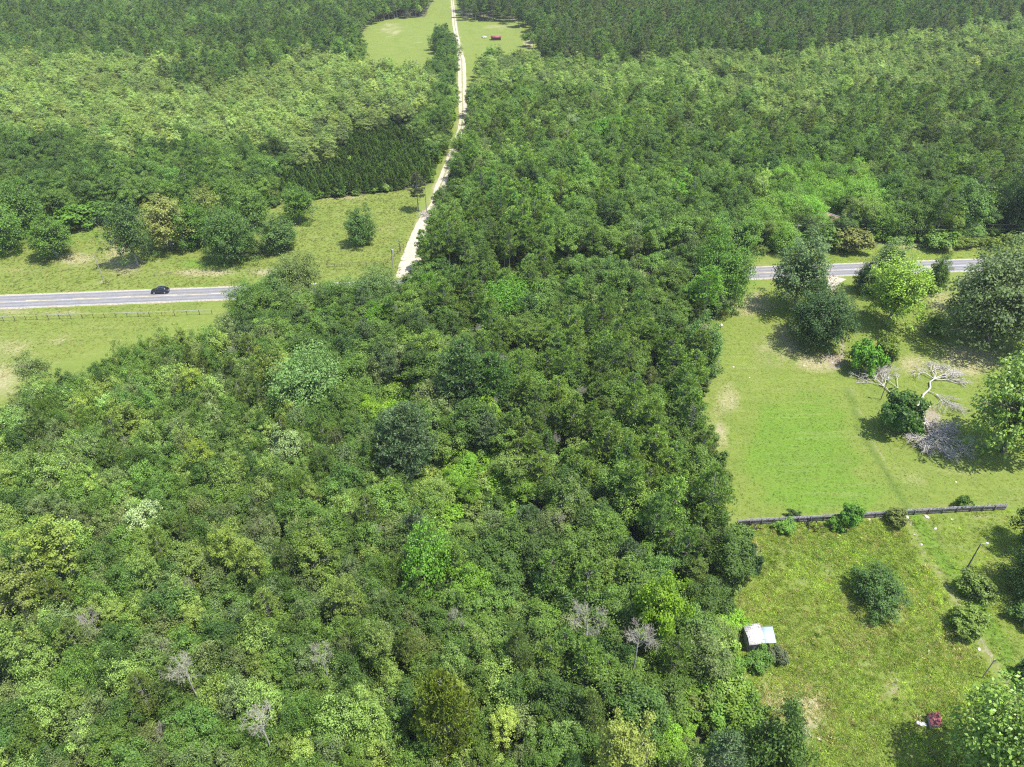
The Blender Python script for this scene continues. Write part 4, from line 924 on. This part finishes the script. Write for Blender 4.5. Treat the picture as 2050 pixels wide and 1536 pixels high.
# ------------------------------------------------------------------ poles, lamps, wires
M_POLE = plain('weathered_pole', (.30, .28, .26), .85, 0, .25, 6); M_DPOLE = plain('dark_pole', (.10, .09, .085), .85, 0, .3, 6)
M_GALV = plain('galvanised', (.48, .50, .52), .4, .3); M_WIRE = plain('wire', (.12, .12, .12), .5, .5)
def pole(base, top, lb, rad=.14, mat=M_POLE, arm=True, ang=0.0, extra=None, name='utility_pole', minh=None):
    x, y = G(*base); h = hgt(base, top) if minh is None else minh
    e = empty(name, x, y, 0, ang, label=lb, cat='pole')
    MB().tube([(0, 0, 0), (0, 0, h * .5), (0, 0, h)], rad, rad * .7, 10).build('shaft', mat, e)
    if arm:
        MB().box((0, 0, h - .45), (.10, 1.9, .12)).build('crossarm', mat, e)
        for d in (-.8, .8):
            MB().tube([(0, d, h - .39), (0, d, h - .30), (0, d, h - .18)], .05, .035, 8).build('insulator', M_GALV, e)
    if extra: extra(e, h)
    return x, y, h
pA = pole((207.5, 561), 509, 'slim grey utility pole in the left pasture near the road', .13, arm=False,
          extra=lambda e, h: (MB().tube([(0, 0, h), (0, 0, h + .12), (0, 0, h + .25)], .06, .04, 8).build('insulator', M_GALV, e),
                              MB().tube([(0, 0, h - 1.2), (.0, .25, h - 1.15), (0, .3, h - .9)], .03, .03, 6).build('bracket', M_GALV, e)))
pB = pole((787.5, 539), 495, 'grey pole with a transformer at the pasture corner', .14, arm=False,
          extra=lambda e, h: (MB().tube([(.32, 0, h - 1.6), (.32, 0, h - 1.2), (.32, 0, h - .7)], .24, .24, 12).build('transformer', M_GALV, e),
                              MB().tube([(0, 0, h), (0, 0, h + .12), (0, 0, h + .25)], .06, .04, 8).build('insulator', M_GALV, e)))
pC = pole((801, 505), 480, 'short dark pole with crossarm behind the corner pole', .12, M_DPOLE, True, math.radians(80))
pE = pole((1584, 507), 449, 'utility pole top showing above the trees on the far verge', .14, M_POLE, True, math.radians(90))
pD = pole((854, 424), 378, 'pale leaning bare trunk pole at the branch heap', .16, M_PALEBARK, False, 0, None, 'tree_snag')
def wire(a, b, sag, lb, rad=.011):
    a = np.array(a, float); b = np.array(b, float); P = []
    for k in range(17):
        t = k / 16; p = a + (b - a) * t; p[2] -= 4 * sag * t * (1 - t); P.append(p)
    tag(MB().tube(P, rad, rad, 5, False).build('overhead_wire', M_WIRE), lb, 'wire')
left = (pA[0] - 95, road_y(pA[0] - 95) + (pA[1] - road_y(pA[0])), pA[2])
wire((pA[0], pA[1], pA[2] + .2), left, 1.2, 'overhead wire running off the left edge from the pasture pole')
wire((pA[0], pA[1], pA[2] + .2), (pB[0], pB[1], pB[2] + .2), 1.6, 'overhead wire between the pasture pole and the transformer pole')
wire((pB[0], pB[1], pB[2] + .2), (pE[0], pE[1], pE[2] - .2), 2.2, 'overhead wire crossing from the transformer pole into the wood')
rx, ry = G(2300, 497)
wire((pE[0], pE[1] + .8, pE[2] - .2), (rx, ry + .8, pE[2]), 1.2, 'upper overhead wire along the far verge to the right')
wire((pE[0], pE[1] - .8, pE[2] - .2), (rx, ry - .8, pE[2] - .9), 1.5, 'lower overhead wire along the far verge to the right')
def yard_lamp(e, h):
    MB().tube([(0, 0, h - .15), (.35, .02, h + .12), (.85, .03, h + .12)], .03, .03, 8).build('lamp_arm', M_GALV, e)
    mb = MB(); mb.tube([(.80, .03, h + .14), (1.0, .03, h + .13), (1.18, .03, h + .08)], .09, .14, 10)
    mb.tube([(1.0, .03, h + .06), (1.0, .03, h - .02), (1.0, .03, h - .08)], .12, .15, 10); mb.build('lamp_head', M_GALV, e)
pole((1932, 1144), 1089, 'dark pole with a small yard lamp beside the mown strip', .12, M_DPOLE, False, 0,
     lambda e, h: (yard_lamp(e, h), MB().box((0, 0, .18), (.45, .45, .36)).build('footing', plain('concrete', (.5, .48, .44), .9), e)), 'lamp_pole')
pole((1763, 800), 759, 'thin lamp pole standing among the broken grey limbs', .09, M_DPOLE, False, 0,
     lambda e, h: (MB().tube([(0, 0, h - .1), (-.1, 0, h + .1), (-.15, 0, h + .15)], .03, .03, 6).build('lamp_arm', M_GALV, e),
                   MB().tube([(-.15, 0, h + .35), (-.15, 0, h + .2), (-.15, 0, h + .0)], .16, .26, 10).build('lamp_head', M_GALV, e)), 'lamp_pole')
pole((1966, 1358), 1321, 'weathered wooden post standing by the stony field edge', .10, plain('old_post', (.26, .23, .19), .9, 0, .3, 6), False, 0,
     lambda e, h: MB().tube([(0, 0, h - .5), (.10, -.05, h - .2), (.24, -.08, h + .15)], .05, .03, 6).build('broken_brace', M_DPOLE, e), 'wooden_post')

# ------------------------------------------------------------------ fences
def fence_line(name, pts_px, lb, spacing, h, postmat, railmat, rails=(.98,), post_r=.07, rail_r=.035, topmode=True, mesh=False):
    G_ = [np.array(G(*p)) for p in pts_px]
    e = empty(name, G_[0][0], G_[0][1], 0, label=lb, cat='fence'); o0 = G_[0]
    cnt = 0; joints = []
    for a, b in zip(G_[:-1], G_[1:]):
        L_ = np.linalg.norm(b - a); n = max(1, round(L_ / spacing))
        for k in range(n + (1 if b is G_[-1] else 0)):
            p = a + (b - a) * k / n - o0; joints.append(p)
            hh = h * random.uniform(.95, 1.06); rr_ = post_r * random.uniform(.85, 1.15)
            MB().tube([(p[0], p[1], 0), (p[0], p[1], hh * .5), (p[0], p[1], hh)], rr_, rr_ * .95, 7).build('post', postmat, e)
    for f in rails:
        mb = MB()
        for p, q in zip(joints[:-1], joints[1:]):
            mb.tube([(p[0], p[1], h * f), ((p[0] + q[0]) / 2, (p[1] + q[1]) / 2, h * f - .01), (q[0], q[1], h * f)], rail_r, rail_r, 6, False)
        mb.build('rail', railmat, e)
    return e
M_FPOST = plain('fence_post', (.10, .085, .07), .9, 0, .3, 8); M_RAIL = plain('grey_rail', (.30, .30, .28), .8, 0, .2, 4); M_DR = plain('dark_rail', (.11, .08, .06), .85)
fence_line('rail_fence', [(-60, 645), (120, 639), (300, 634), (425, 629.5)], 'long post and rail fence between the road and the left field', 2.95, 1.35, M_FPOST, M_RAIL, (1.0,), .085, .06)
M_WF = plain('fence_wire', (.18, .17, .16), .6, .4)
fence_line('wire_fence', [(310, 552), (480, 545), (560, 541)], 'low wire fence with thin posts under the pasture row', 3.2, 1.1, M_FPOST, M_WF, (.95, .6, .3), .05, .012)
fence_line('pasture_fence', [(640, 535), (700, 533.5), (768, 532), (784, 520), (808, 496)], 'dark rail fence turning up beside the sand road', 2.3, 1.15, M_DR, M_DR, (.97, .6), .07, .035)
# the grey plank fence
def plank_fence():
    P = [np.array(G(*p)) for p in [(1474, 1052), (1620, 1044), (1700, 1040), (1800, 1032), (1855, 1029), (1940, 1024), (2012, 1021)]]
    e = empty('plank_fence', P[0][0], P[0][1], 0, label='long low fence of weathered grey planks between lawn and rough field', cat='fence'); o0 = P[0]
    Ms = plain('grey_planks', (.20, .195, .20), .85, 0, .35, 2.2); Mr = plain('grey_fence_rail', (.15, .14, .14), .9, 0, .3, 4)
    r = np.random.default_rng(5); H = 1.5
    for si, (a, b) in enumerate(zip(P[:-1], P[1:])):
        L_ = np.linalg.norm(b - a); d = (b - a) / L_; ang = math.atan2(d[1], d[0]); nrm = np.array([-d[1], d[0]])
        n = int(L_ / .155); mb = MB()
        for k in range(n):
            c = a + d * (k + .5) * L_ / n - o0; hh = H + r.normal() * .035 - (.15 if r.uniform() < .05 else 0); t = r.normal() * .02
            tl = np.array([[1, 0, t], [0, 1, r.normal() * .03], [-t, 0, 1]])
            mb.box((c[0], c[1], hh / 2 + .03), (L_ / n * .93, .022, hh), ang, tl)
        mb.build('planks', Ms, e)
        mb = MB()
        for z in (.3, 1.0):
            c = (a + b) / 2 - o0 - nrm * .05; mb.box((c[0], c[1], z), (L_ - .1, .05, .09), ang)
        mb.build('rail', Mr, e)
        m = max(1, round(L_ / 2.4))
        for k in range(m):
            c = a + d * (k + .03) * L_ / m - o0 - nrm * .13; MB().box((c[0], c[1], H * .5), (.1, .1, H + .04), ang).build('post', Mr, e)
plank_fence()

# ------------------------------------------------------------------ shed, red roof hut, barn, far trailer
def quad_slab(P4, th):
    """thick slab from four top corners"""
    T_ = np.array(P4, float); n = np.cross(T_[1] - T_[0], T_[3] - T_[0]); n /= np.linalg.norm(n)
    if n[2] < 0: n = -n
    B_ = T_ - n * th
    return np.concatenate([B_, T_]), [(3, 2, 1, 0), (4, 5, 6, 7), (0, 1, 5, 4), (1, 2, 6, 5), (2, 3, 7, 6), (3, 0, 4, 7)]
M_PEEL, N, L, P = nmat('peeling_white_tin'); tc = N.new('ShaderNodeTexCoord').outputs['Object']; P.inputs['Roughness'].default_value = .75
wv = N.new('ShaderNodeTexNoise'); wv.inputs['Scale'].default_value = 2.2; wv.inputs['Detail'].default_value = 8; wv.inputs['Roughness'].default_value = .7
mp = N.new('ShaderNodeMapping'); mp.inputs['Scale'].default_value = (.9, 2.6, 1); L.new(tc, mp.inputs[0]); L.new(mp.outputs[0], wv.inputs['Vector'])
L.new(mixc(ramp(wv.outputs[0], .52, .58), (.52, .505, .48), (.20, .16, .13)), P.inputs['Base Color'])
M_BTIN = plain('pale_blue_tin', (.34, .42, .48), .55, 0, .08, 3); M_SWALL = plain('grey_shed_wall', (.30, .28, .26), .9, 0, .3, 5)
hs = 1.9
A = G(1487, 1250, hs); B = G(1521, 1247, hs); Cc = G(1531, 1289, hs); D = G(1500, 1293, hs)
cx, cyy = (A[0] + Cc[0]) / 2, (A[1] + Cc[1]) / 2
e = empty('shed', cx, cyy, 0, label='small shed with a peeling white metal roof and pale blue lean-to', cat='shed')
def loc(p, z): return np.array([p[0] - cx, p[1] - cyy, z])
w0 = [loc(p, 0) * .93 for p in (A, B, Cc, D)]; w1 = [np.array([p[0] * .93, p[1] * .93, 1.75]) for p in (loc(A, 0), loc(B, 0), loc(Cc, 0), loc(D, 0))]
mb = MB(); mb.add(np.array(w0 + w1), [(0, 1, 5, 4), (1, 2, 6, 5), (2, 3, 7, 6), (3, 0, 4, 7)]); mb.build('wall', M_SWALL, e)
t = .72; R0 = np.array(A) * (1 - t) + np.array(D) * t; R1 = np.array(B) * (1 - t) + np.array(Cc) * t
mb = MB(); mb.add(*quad_slab([loc(A, 1.78), loc(B, 1.78), loc(R1, 2.35), loc(R0, 2.35)], .04)); mb.add(*quad_slab([loc(R0, 2.35), loc(R1, 2.35), loc(Cc, 2.0), loc(D, 2.0)], .04))
Aa, Bb = loc(A, 1.8), loc(B, 1.8)
for k in range(9):                                  # standing ribs of the tin
    f = k / 8; p = Aa + (Bb - Aa) * f; q = loc(R0, 2.37) + (loc(R1, 2.37) - loc(R0, 2.37)) * f
    mb.tube([p, (p + q) / 2, q], .018, .018, 4, False)
mb.build('roof', M_PEEL, e)
mb = MB(); dz = MB(); E1 = G(1522, 1255, 1.7); E2 = G(1547, 1254.5, 1.5); E3 = G(1554, 1287, 1.5); E4 = G(1531.5, 1288, 1.7)
mb.add(*quad_slab([loc(E1, 1.7), loc(E2, 1.5), loc(E3, 1.5), loc(E4, 1.7)], .03))
for k in range(1, 8):
    f = k / 8; p = loc(E1, 1.72) * (1 - f) + loc(E4, 1.72) * f; q = loc(E2, 1.52) * (1 - f) + loc(E3, 1.52) * f; mb.tube([p, (p + q) / 2, q], .016, .016, 4, False)
mb.build('lean_to_roof', M_BTIN, e)
for p in (E2, E3):
    q = loc(p, 0) * .97; MB().tube([(q[0], q[1], 0), (q[0], q[1], .7), (q[0], q[1], 1.46)], .05, .05, 8).build('lean_to_post', M_DPOLE, e)
M_RED = plain('red_tin', (.19, .050, .050), .55, 0, .15, 4)
def hut():
    h = .95; A = G(1857, 1428, h); B = G(1880.5, 1426.5, h); Cc = G(1888, 1451, h); D = G(1865, 1454.5, h)
    cx, cyy = (A[0] + Cc[0]) / 2, (A[1] + Cc[1]) / 2
    e = empty('hut', cx, cyy, 0, label='tiny animal hut with a dark red corrugated roof on the field', cat='hut')
    L3 = lambda p, z: np.array([p[0] - cx, p[1] - cyy, z])
    mb = MB(); mb.add(*quad_slab([L3(A, 1.05), L3(B, 1.05), L3(Cc, .85), L3(D, .85)], .03))
    for k in range(1, 6):
        f = k / 6; p = L3(A, 1.07) * (1 - f) + L3(B, 1.07) * f; q = L3(D, .87) * (1 - f) + L3(Cc, .87) * f; mb.tube([p, (p + q) / 2, q], .022, .022, 5, False)
    mb.build('roof', M_RED, e)
    w = [L3(p, 0) * .85 for p in (A, B, Cc, D)]; hh = (.98, .98, .8, .8); w2 = [np.array([p[0], p[1], z]) for p, z in zip(w, hh)]
    mb = MB(); mb.add(np.array(w + w2), [(0, 1, 5, 4), (1, 2, 6, 5), (2, 3, 7, 6), (3, 0, 4, 7)]); mb.build('wall', M_SWALL, e)
hut()
M_PINK = plain('faded_red_tin', (.24, .12, .105), .6, 0, .3, 1.5); M_BARNW = plain('barn_wall', (.22, .16, .13), .9, 0, .3, 2)
def barn(base, lb, L_, W_, H_, R_, ang, name='barn', rm=M_PINK, wm=M_BARNW, cat='barn'):
    x, y = G(*base); e = empty(name, x, y, 0, ang, label=lb, cat=cat)
    l, w_ = L_ / 2, W_ / 2
    V = np.array([(-l, -w_, 0), (l, -w_, 0), (l, w_, 0), (-l, w_, 0), (-l, -w_, H_), (l, -w_, H_), (l, w_, H_), (-l, w_, H_), (-l, 0, H_ + R_ - .05), (l, 0, H_ + R_ - .05)], float)
    mb = MB(); mb.add(V, [(0, 1, 5, 4), (1, 2, 6, 5), (2, 3, 7, 6), (3, 0, 4, 7)]); mb.T = [(4, 7, 8), (6, 5, 9)]; mb.build('wall', wm, e)
    mb = MB(); o = .4
    for sgn in (-1, 1):
        mb.add(*quad_slab([(-l - o, sgn * (w_ + o), H_ - .15), (l + o, sgn * (w_ + o), H_ - .15), (l + o, 0, H_ + R_), (-l - o, 0, H_ + R_)], .05))
    mb.build('roof', rm, e)
    mb = MB(); mb.tube([(-l - o, 0, H_ + R_ + .03), (0, 0, H_ + R_ + .03), (l + o, 0, H_ + R_ + .03)], .09, .09, 6); mb.build('ridge_cap', M_GALV, e)
    MB().box((-l * .3, -w_ - .02, H_ * .42), (1.6, .05, H_ * .82)).build('door', M_DPOLE, e)
    return e
barn((1655, 452), 'old barn with a faded pink tin roof half hidden in the trees', 6.5, 4.5, 2.6, 1.6, math.radians(-52))
barn((993, 80), 'far red shed in the clearing by the sand road', 6.5, 3.5, 2.0, .8, math.radians(4), 'shed', plain('far_red_tin', (.20, .055, .05), .6, 0, .2, 1), plain('far_red_wall', (.18, .05, .045), .8), 'shed')

# ------------------------------------------------------------------ small things in the yard
M_WPL = plain('white_plastic', (.50, .50, .49), .5, 0, .1, 3); M_RUST = plain('rust', (.20, .09, .05), .8, 0, .3, 8)
def lumpy(name, base, lb, cat, size, mat, seed, n=5, parent=None):
    """crumpled heap of sheets"""
    r = np.random.default_rng(seed); mb = MB(); x, y = G(*base)
    for k in range(n):
        a = r.uniform(0, 3.14); t = r.normal(size=(3, 3)) * .18 + np.eye(3)
        mb.box((r.normal() * size * .28, r.normal() * size * .28, size * .1 + r.uniform(0, size * .25)), (size * r.uniform(.4, .8), size * r.uniform(.3, .7), size * r.uniform(.1, .25)), a, t)
    o = mb.build(name, mat); o.location = (x, y, 0); return tag(o, lb, cat)
def tub():
    x, y = G(1818, 864); e = empty('bath_tub', x, y, 0, .5, label='white tub standing on the grass by the dark bush', cat='tub')
    mb = MB(); mb.box((0, -.32, .3), (1.3, .06, .45)); mb.box((0, .32, .3), (1.3, .06, .45)); mb.box((-.62, 0, .3), (.06, .58, .45)); mb.box((.62, 0, .3), (.06, .58, .45)); mb.box((0, 0, .12), (1.18, .58, .06)); mb.build('basin', M_WPL, e)
    for a in (-.45, .45):
        for b in (-.22, .22): MB().tube([(a, b, 0), (a, b, .05), (a, b, .09)], .04, .04, 6).build('leg', M_WPL, e)
tub()
lumpy('rubbish_bag', (1846, 1450), 'crumpled white sheeting beside the tiny red roofed hut', 'rubbish', .7, M_WPL, 3, 7)
lumpy('debris', (1861, 815), 'pinkish scrap lying beside the fallen trunk', 'debris', .5, plain('pink_scrap', (.55, .38, .33), .8), 4, 5)
lumpy('tarp', (970, 76), 'white tarp covered heap in the far clearing', 'tarp', 2.6, M_WPL, 6, 8)
lumpy('concrete_slab', (1444, 653), 'flat pale concrete pieces on the grass near the leaning pine', 'slab', .8, plain('pale_concrete', (.55, .50, .45), .9), 7, 5)
rocks = [(1609, 732), (1680, 733), (1666, 726), (1500, 756), (1468, 735), (1542, 632), (1860, 1305), (1873, 1058), (1905, 1040), (1855, 1035), (1815, 1035), (1914, 965), (1960, 1300), (1830, 1070), (1845, 1090),
         (1700, 1310), (1640, 1480), (1716, 742), (1620, 700), (1740, 1040)]
M_ROCK = plain('pale_stone', (.40, .37, .32), .9, 0, .2, 5)
where = ['by the path end', 'beside the driveway ruts', 'left of the driveway ruts', 'on the lawn near the wood edge', 'right by the wood edge of the lawn', 'below the loose road tree', 'in the rough field middle', 'on the mown strip', 'below the fence to the right',
         'at the fence beside the strip', 'left of the strip at the fence', 'on the lawn above the fence', 'on the stony field edge low down', 'at the top of the stony edge', 'just below the top of the stony edge',
         'in the field right of the shed', 'near the bottom edge of the field', 'beside the bright driveway bush', 'under the round dark oak', 'in front of the fence middle']
for k, b in enumerate(rocks):
    r = np.random.default_rng(70 + k); x, y = G(*b); s_ = r.uniform(.12, .26) * (1.5 if k in (0, 1, 9, 10) else 1)
    u = []
    for i in range(5):
        for j in range(8):
            th = math.pi * i / 8 ; ph = 2 * math.pi * j / 8; rr_ = s_ * (1 + r.normal() * .16)
            u.append((rr_ * math.sin(th) * math.cos(ph) * 1.3, rr_ * math.sin(th) * math.sin(ph), rr_ * math.cos(th) * .55))
    Q = [(i * 8 + j, i * 8 + (j + 1) % 8, (i + 1) * 8 + (j + 1) % 8, (i + 1) * 8 + j) for i in range(4) for j in range(8)]
    o = link(bpy.data.objects.new('stone', mesh_np('stone', np.array(u), Q, M_ROCK))); o.location = (x, y, 0); o.rotation_euler[2] = r.uniform(0, 6)
    tag(o, 'pale stone lying ' + where[k], 'stone', 'pale stones scattered over the yard')
def firepit():
    x, y = G(1675, 715); e = empty('fire_grate', x, y, 0, .4, label='rusty iron frame on bare soil at the driveway end', cat='iron frame')
    MB().tube([(-.5, 0, 0), (-.25, 0, .5), (0, 0, .95)], .05, .05, 6).build('leg', M_RUST, e); MB().tube([(.5, 0, 0), (.25, 0, .5), (0, 0, .95)], .05, .05, 6).build('leg', M_RUST, e)
    MB().tube([(0, 0, .95), (0, .5, .93), (0, 1.0, .9)], .05, .05, 6).build('crossbar', M_RUST, e); MB().tube([(0, 1.0, .9), (.2, 1.1, .4), (.4, 1.2, 0)], .05, .05, 6).build('leg', M_RUST, e)
firepit()

# ------------------------------------------------------------------ the black car
def car():
    x, y = G(317, 592); y = road_y(x) + 1.8
    T = np.array([1, 2 * cf[0] * x + cf[1]]); ang = math.atan2(T[1], T[0]) + math.pi
    e = empty('parked_car', x, y, .036, ang, label='black SUV driving left on the two lane road', cat='car'); e.name = 'suv_car'
    paint = plain('black_car_paint', (.012, .014, .022), .18, .0, spec=.8); glass = plain('dark_glass', (.01, .012, .016), .05, spec=.9); rub = plain('tyre_rubber', (.02, .02, .02), .9)
    rim = plain('alloy_rim', (.45, .45, .47), .3, .8); lamp = plain('headlight_glass', (.6, .62, .65), .1); tail = plain('tail_light_red', (.30, .01, .01), .2); chrome = plain('chrome_trim', (.6, .6, .62), .25, .9)
    def loft(st, name, mat):
        # st: (x, halfwidth bottom, halfwidth top, zb, zt)
        V, Q = [], []
        for (X, wb, wt, zb, zt) in st:
            zm = zb + (zt - zb) * .62
            V += [(X, -wb * .96, zb), (X, -wb, zb + (zt - zb) * .25), (X, -(wb * .55 + wt * .45), zm), (X, -wt * .93, zt - .03), (X, -wt * .75, zt), (X, wt * .75, zt), (X, wt * .93, zt - .03), (X, (wb * .55 + wt * .45), zm), (X, wb, zb + (zt - zb) * .25), (X, wb * .96, zb)]
        m = 10
        for k in range(len(st) - 1):
            for j in range(m): a = k * m + j; b = k * m + (j + 1) % m; Q.append((a, b, b + m, a + m))
        V = np.array(V, float); mb = MB(); mb.add(V, Q)
        for k0 in (0, (len(st) - 1) * m):
            mb.T += [(k0, k0 + j, k0 + j + 1) for j in range(1, m - 1)]
        o = mb.build(name, mat, e)
        for p in o.data.polygons: p.use_smooth = True
        return o
    loft([(2.36, .62, .55, .38, .66), (2.28, .80, .74, .28, .84), (1.95, .90, .82, .25, .96), (1.1, .94, .86, .25, 1.06), (.0, .95, .88, .25, 1.08), (-1.2, .95, .88, .25, 1.10), (-2.0, .92, .85, .27, 1.10), (-2.28, .84, .78, .32, 1.02), (-2.36, .7, .66, .42, .9)], 'body', paint)
    loft([(1.22, .80, .74, 1.03, 1.07), (.45, .84, .66, 1.05, 1.58), (-.3, .84, .66, 1.06, 1.66), (-1.4, .84, .64, 1.07, 1.61), (-2.18, .80, .68, 1.06, 1.12)], 'window_band', glass)
    loft([(.42, .64, .60, 1.57, 1.62), (-.3, .66, .62, 1.64, 1.70), (-1.3, .65, .60, 1.61, 1.66), (-1.72, .62, .56, 1.45, 1.50)], 'roof', paint)
    for sy in (-1, 1):
        MB().tube([(.42, sy * .56, 1.66), (-.4, sy * .57, 1.75), (-1.35, sy * .55, 1.69)], .02, .02, 6).build('roof_rail', chrome, e)
        MB().box((.78, sy * 1.02, 1.08), (.16, .22, .14)).build('mirror', paint, e)
        MB().box((2.27, sy * .58, .74), (.14, .34, .14)).build('headlight', lamp, e)
        MB().box((-2.26, sy * .62, .88), (.14, .34, .16)).build('tail_light', tail, e)
        for X in (1.42, -1.42):
            t = MB().tube([(X, sy * .76, .36), (X, sy * .86, .36), (X, sy * .97, .36)], .36, .36, 18).build('wheel', rub, e)
            MB().tube([(X, sy * .93, .36), (X, sy * .97, .36), (X, sy * .985, .36)], .23, .21, 14).build('rim', rim, t)
    MB().box((2.33, 0, .55), (.10, .9, .18)).build('grille', chrome, e)
    MB().box((-2.37, 0, .70), (.03, .5, .14)).build('licence_plate', lamp, e)
car()

# ------------------------------------------------------------------ the air
hm = bpy.data.materials.new('haze_air'); hm.use_nodes = True; N = hm.node_tree.nodes; L = hm.node_tree.links
N.remove(N['Principled BSDF']); pv = N.new('ShaderNodeVolumePrincipled'); pv.inputs['Color'].default_value = (.86, .92, 1.0, 1); pv.inputs['Density'].default_value = .00008
L.new(pv.outputs[0], N['Material Output'].inputs['Volume'])
hz = MB(); hz.box((0, 3000, 49.5), (15990, 11990, 101.0)); hz = hz.build('haze', hm); tag(hz, 'thin pale summer haze over the far woods', 'haze', kind='stuff')
cy.volume_bounces = 0
